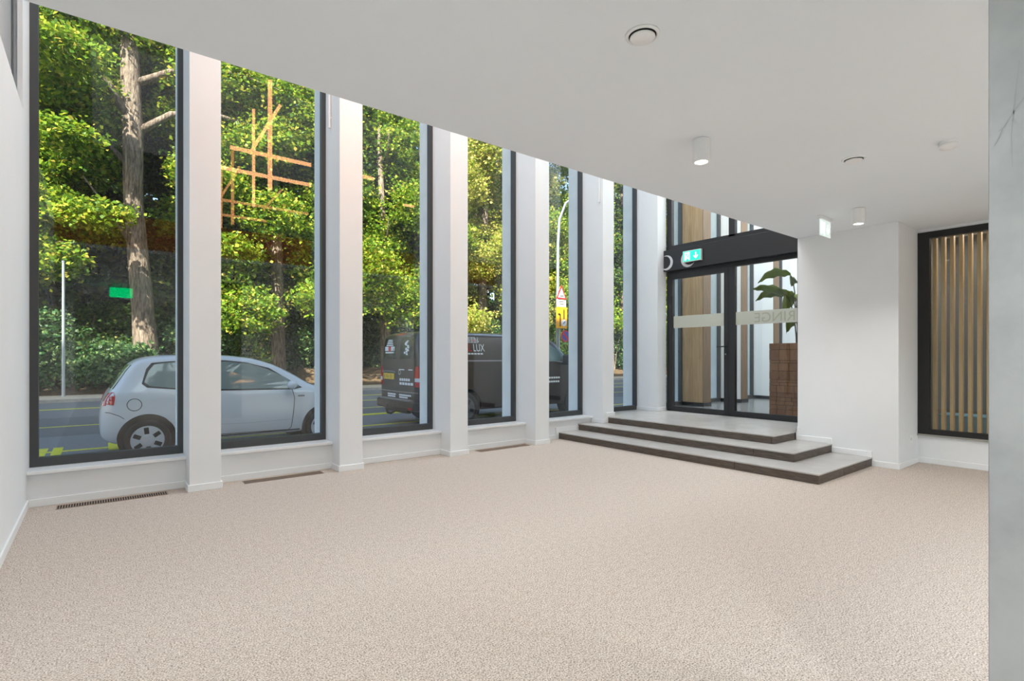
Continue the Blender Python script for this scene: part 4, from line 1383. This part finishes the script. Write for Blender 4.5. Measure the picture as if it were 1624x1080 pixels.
def leaf_mesh(name, centers, size, m, parent, flat=0.35):
    """one small folded leaf at each centre"""
    n = len(centers)
    nr = nprng
    a = nr.uniform(0, 2 * np.pi, n)
    tilt = nr.normal(0, 0.6, n)
    d = np.stack([np.cos(a) * np.cos(tilt), np.sin(a) * np.cos(tilt), np.sin(tilt) - flat], 1)
    d /= np.linalg.norm(d, axis=1)[:, None]
    up = nr.normal(0, 1, (n, 3)) * 0.55 + np.array([0, -0.25, 0.9])
    s = np.cross(d, up)
    s /= np.linalg.norm(s, axis=1)[:, None] + 1e-9
    nn_ = np.cross(s, d)
    L = (size * nr.uniform(0.6, 1.35, n))[:, None]
    W = L * 0.42
    p0 = centers - d * L * 0.5
    p1 = centers + s * W + nn_ * W * 0.3
    p2 = centers + d * L * 0.5
    p3 = centers - s * W + nn_ * W * 0.3
    v = np.stack([p0, p1, p2, p3], 1).reshape(-1, 3)
    me = bpy.data.meshes.new(name)
    me.vertices.add(4 * n)
    me.vertices.foreach_set('co', v.astype(np.float32).ravel())
    me.loops.add(4 * n)
    me.loops.foreach_set('vertex_index', np.arange(4 * n, dtype=np.int32))
    me.polygons.add(n)
    me.polygons.foreach_set('loop_start', np.arange(0, 4 * n, 4, dtype=np.int32))
    me.update(calc_edges=True)
    me.materials.append(m)
    o = bpy.data.objects.new(name, me)
    C.objects.link(o)
    o.parent = parent
    o['kind'] = 'stuff'
    return o


def blob_points(blobs, n, shell=0.5):
    vol = np.array([b[1][0] * b[1][1] * b[1][2] for b in blobs]) ** 0.7
    cnt = (vol / vol.sum() * n).astype(int)
    out = []
    for (c, r), k in zip(blobs, cnt):
        # leaves gather on sprays: sub-clusters spread over the blob's shell
        ns = max(3, k // 17)
        dv = nprng.normal(0, 1, (ns, 3))
        dv /= np.linalg.norm(dv, axis=1)[:, None]
        rad = nprng.uniform(shell, 1.0, ns)[:, None]
        sc_ = np.array(c) + dv * rad * np.array(r)
        idx = nprng.integers(0, ns, k)
        off = nprng.normal(0, 1, (k, 3)) * np.array([0.30, 0.30, 0.17]) * (0.55 + 0.12 * np.mean(r))
        out.append(sc_[idx] + off)
    return np.concatenate(out)


def tree(name, label, base, trunk_pts, trunk_r, branches, blobs, nleaf, lsize, lm_, group=None):
    t = empty(name, base)
    tag(t, label, 'tree', group)
    bm = bmesh.new()
    tube(bm, trunk_pts, trunk_r, 14)
    obj('trunk', bm, bark_m, t, smooth=True)
    for pts, r0 in branches:
        bm = bmesh.new()
        k = len(pts)
        tube(bm, pts, [r0 * (1 - 0.75 * i / (k - 1)) for i in range(k)], 8)
        obj('branch', bm, bark_m, t, smooth=True)
    leaf_mesh('foliage', blob_points(blobs, nleaf), lsize, lm_, t)
    return t


def rblobs(seed, n, xr, yr, zr_, r):
    """crown masses stacked evenly over the height, scattered sideways"""
    q = random.Random(seed)
    out = []
    for k in range(n):
        z = zr_[0] + (zr_[1] - zr_[0]) * (k + q.uniform(0.2, 0.8)) / n
        x = (xr[0] + xr[1]) / 2 + (xr[1] - xr[0]) / 2 * (q.uniform(0.1, 1.0) * (1 if (k + seed) % 2 else -1))
        out.append(((x, q.uniform(*yr), z), tuple(q.uniform(0.75, 1.2) * c for c in r)))
    return out


# the big leaning tree of the first window
tree('leaning_tree', 'big leaning tree with thick rough trunk in the first window', (1.45, 25.0, 0.4),
     [(0.1, 0, -0.6), (0.02, 0, 0.8), (-0.12, 0, 3.0), (-0.4, 0, 6.8), (-0.42, 0, 9.5), (-0.55, 0.1, 13.5), (-0.8, 0.2, 18)], [0.55, 0.42, 0.37, 0.32, 0.34, 0.30, 0.16],
     [([(-0.45, 0, 9.8), (-1.2, -0.4, 11.0), (-2.6, -0.6, 11.9), (-4.2, -0.6, 12.2)], 0.17), ([(-0.4, 0, 9.4), (0.8, -0.3, 10.4), (2.2, -0.4, 10.8), (4.2, -0.4, 10.7)], 0.16),
      ([(-0.45, 0, 11.3), (1.0, -0.4, 12.2), (3.0, -0.7, 12.6), (5.0, -0.7, 12.4)], 0.15), ([(-0.4, 0, 8.0), (-1.4, 0.4, 9.2), (-2.2, 0.5, 10.6), (-2.5, 0.6, 12)], 0.12),
      ([(-0.2, 0, 4.6), (-1.0, -0.5, 6.0), (-1.9, -0.7, 7.3)], 0.08), ([(-0.5, 0.1, 12.5), (-1.4, 0.2, 14), (-2.6, 0, 15)], 0.14)],
     [((-3.0, 0.3, 11.0), (2.2, 2.2, 1.4)), ((-1.2, 1.2, 13.6), (2.6, 2.2, 1.4)), ((2.6, 0.6, 12.4), (2.4, 2.0, 1.2)), ((-2.6, 1.4, 8.4), (1.9, 1.8, 1.3)), ((2.8, 1.4, 9.2), (2.0, 1.8, 1.2)),
      ((4.6, 0.6, 10.6), (1.8, 1.7, 1.1)), ((-3.6, 0.8, 6.4), (1.6, 1.5, 1.1)), ((1.9, 1.6, 6.6), (1.6, 1.4, 1.1)), ((0.5, 1.8, 15.5), (2.6, 2.2, 1.3)), ((-1.8, 0.6, 9.9), (1.3, 1.2, 0.8)), ((1.4, 1.5, 11.0), (1.4, 1.2, 0.9)), ((-1.6, 1.6, 6.0), (1.3, 1.2, 0.9)),
      ((-2.4, -2.2, 8.2), (1.1, 0.8, 0.5)), ((-1.6, -2.4, 5.6), (1.2, 0.8, 0.5)), ((-2.4, -2.6, 10.8), (1.5, 0.9, 0.6)), ((1.8, -1.0, 8.0), (1.2, 0.9, 0.6)), ((2.6, -0.6, 5.2), (1.3, 0.9, 0.7)), ((-3.2, 0.4, 4.4), (1.5, 1.2, 0.9)), ((3.6, 1.6, 7.4), (1.5, 1.3, 1.0)), ((-3.4, 1.8, 9.6), (1.6, 1.4, 1.0))],
     105000, 0.16, leafA, 'trees across the street')

specs = [  # x, y, trunk height, crown z range, leaf, label
    (-4.8, 27.5, 13, leafA, 9, 'bright green tree reaching in behind the first window frame by the left wall'),
    (4.4, 29.0, 14, leafB, 9, 'dark leafy tree between the leaning trunk and the second window'),
    (6.6, 26.0, 13, leafA, 9, 'slender tree behind the mirrored orange tubes, over the brown bank'),
    (9.4, 29.0, 14, leafB, 10, 'deep green tree above the bonnet of the white car'),
    (12.2, 26.5, 13, leafA, 10, 'fresh green tree above the tail of the brown van'),
    (15.6, 29.5, 15, leafB, 10, 'deep green tree filling the third window right above the van roof'),
    (18.6, 26.8, 13, leafC, 11, 'sunlit yellow-green tree in the fourth window'),
    (23.0, 28.5, 14, leafC, 11, 'pale golden tree behind the traffic signs'),
    (27.8, 27.0, 14, leafA, 11, 'green tree seen in the narrow fifth window behind the lamp mast'),
    (33.5, 28.0, 14, leafB, 11, 'dark green tree in the narrow window next to the landing'),
    (40.5, 28.0, 14, leafA, 11, 'last green tree down the street in the window next to the landing'),
]
for i, (x, y, h, lm_, nb, lab) in enumerate(specs):
    h += max(0, x - 14) * 0.12
    q = random.Random(40 + i)
    th = 0.20 + 0.08 * q.random()
    bl_ = rblobs(100 + i, nb + 9, (-2.9, 2.9), (-2.2, 1.8), (2.4, h + 1.5), (1.7, 1.5, 1.25))
    brs = []
    for k in range(5):
        z0 = q.uniform(3.5, h - 2)
        az = q.uniform(0, 2 * PI)
        ln = q.uniform(1.2, 2.6)
        brs.append(([(0, 0, z0), (math.cos(az) * ln * 0.5, math.sin(az) * ln * 0.5, z0 + 0.5), (math.cos(az) * ln, math.sin(az) * ln, z0 + 1.3)], 0.07))
    lean = q.uniform(-0.5, 0.5)
    tree('street_tree', lab, (x, y, 0.5), [(0, 0, -0.6), (lean * 0.3, 0, h * 0.4), (lean, 0, h)], [th * 1.3, th, th * 0.4], brs, bl_, 50000, 0.16 if y < 28 else 0.20, lm_, 'trees across the street')

# second rank of dense dark trees behind
for i, (x, y, lab) in enumerate([(-6.0, 33.5, 'dark tree just behind the hedge, by the edge of the first window'), (-1.6, 34.0, 'dark tree just behind the hedge and the thin grey post'), (-9.5, 37, 'dark tree deep in the wood, farthest to the left'), (-2.5, 38, 'dark tree deep in the wood behind the leaning trunk'), (5.0, 37.5, 'dark tree deep in the wood behind the second window'), (12.5, 38, 'dark tree deep in the wood above the white car'),
                                 (20, 37, 'dark tree deep in the wood behind the van'), (28, 38, 'dark tree deep in the wood behind the golden trees'), (37, 38, 'dark tree deep in the wood behind the street lamp'), (48, 39, 'dark tree deep in the wood, farthest down the street'), (60, 38, 'dark tree closing the view down the street')]):
    bl_ = rblobs(300 + i, 22, (-4.0, 4.0), (-1.5, 1.5), (0.8, 17.0), (2.9, 1.6, 1.3))
    tree('wood_tree', lab, (x, y, 1.4), [(0, 0, -0.8), (0.2, 0, 6), (0.1, 0, 14)], [0.35, 0.28, 0.12], [], bl_, 36000, 0.44, leafB, 'trees deep in the wood')

# shrubs along the foot of the bank
sh_specs = [(-4.6, 25.6, 2.2, 2.6, leafD), (-2.2, 25.0, 1.9, 3.0, leafD), (-0.4, 26.6, 1.6, 3.6, leafB), (0.5, 24.9, 1.0, 1.9, leafD), (3.2, 25.6, 1.5, 3.2, leafD), (4.8, 26.6, 1.7, 3.8, leafA), (7.4, 28.0, 2.0, 3.4, leafB), (9.6, 27.6, 2.0, 3.2, leafD),
            (11.4, 28.0, 2.2, 3.8, leafB), (13.6, 27.8, 2.0, 3.6, leafD), (15.6, 27.0, 2.0, 3.6, leafB), (18.0, 26.2, 2.1, 3.8, leafD), (20.6, 26.0, 2.0, 3.6, leafB), (23.4, 25.8, 2.2, 3.4, leafB), (26.4, 26, 2.2, 3.6, leafB), (30.0, 26, 2.4, 3.8, leafD),
            (34.0, 26, 2.4, 3.6, leafB), (38.5, 26, 2.6, 3.8, leafD), (44.0, 26, 2.8, 3.8, leafB)]
where = ['by the left wall of the first window', 'beside the thin grey post in the first window', 'behind the thin grey post', 'low in front of the leaning trunk', 'just after the leaning trunk', 'bright and tall at the edge of the second window',
         'dark behind the car roof', 'above the bonnet of the white car', 'dark at the end of the second window', 'between second and third window', 'behind the van tail', 'above the van roof', 'over the van roof in the third window', 'behind the van in the fourth window',
         'over the van roof in the fourth window', 'behind the traffic signs', 'behind the street lamp foot', 'in the narrow window by the landing', 'last in the row down the street']
for i, ((x, y, r, h, lm_), w) in enumerate(zip(sh_specs, where)):
    t = empty('shrub', (x, y, 0.2))
    tag(t, 'leafy green shrub ' + w, 'shrub', 'shrubs along the bank')
    bl_ = rblobs(500 + i, 6, (-r * 0.6, r * 0.6), (-0.5, 0.6), (0.4, h - 0.6), (r * 0.62, 0.7, h * 0.26))
    leaf_mesh('foliage', blob_points(bl_, 9000, 0.6), 0.125, lm_, t)
    bm = bmesh.new()
    for k in range(4):
        a = k * 1.6 + i
        tube(bm, [(0, 0, -0.3), (0.25 * math.cos(a), 0.2 * math.sin(a), h * 0.4), (0.6 * math.cos(a), 0.4 * math.sin(a), h * 0.75)], [0.05, 0.035, 0.015], 6)
    obj('stems', bm, bark_m, t)
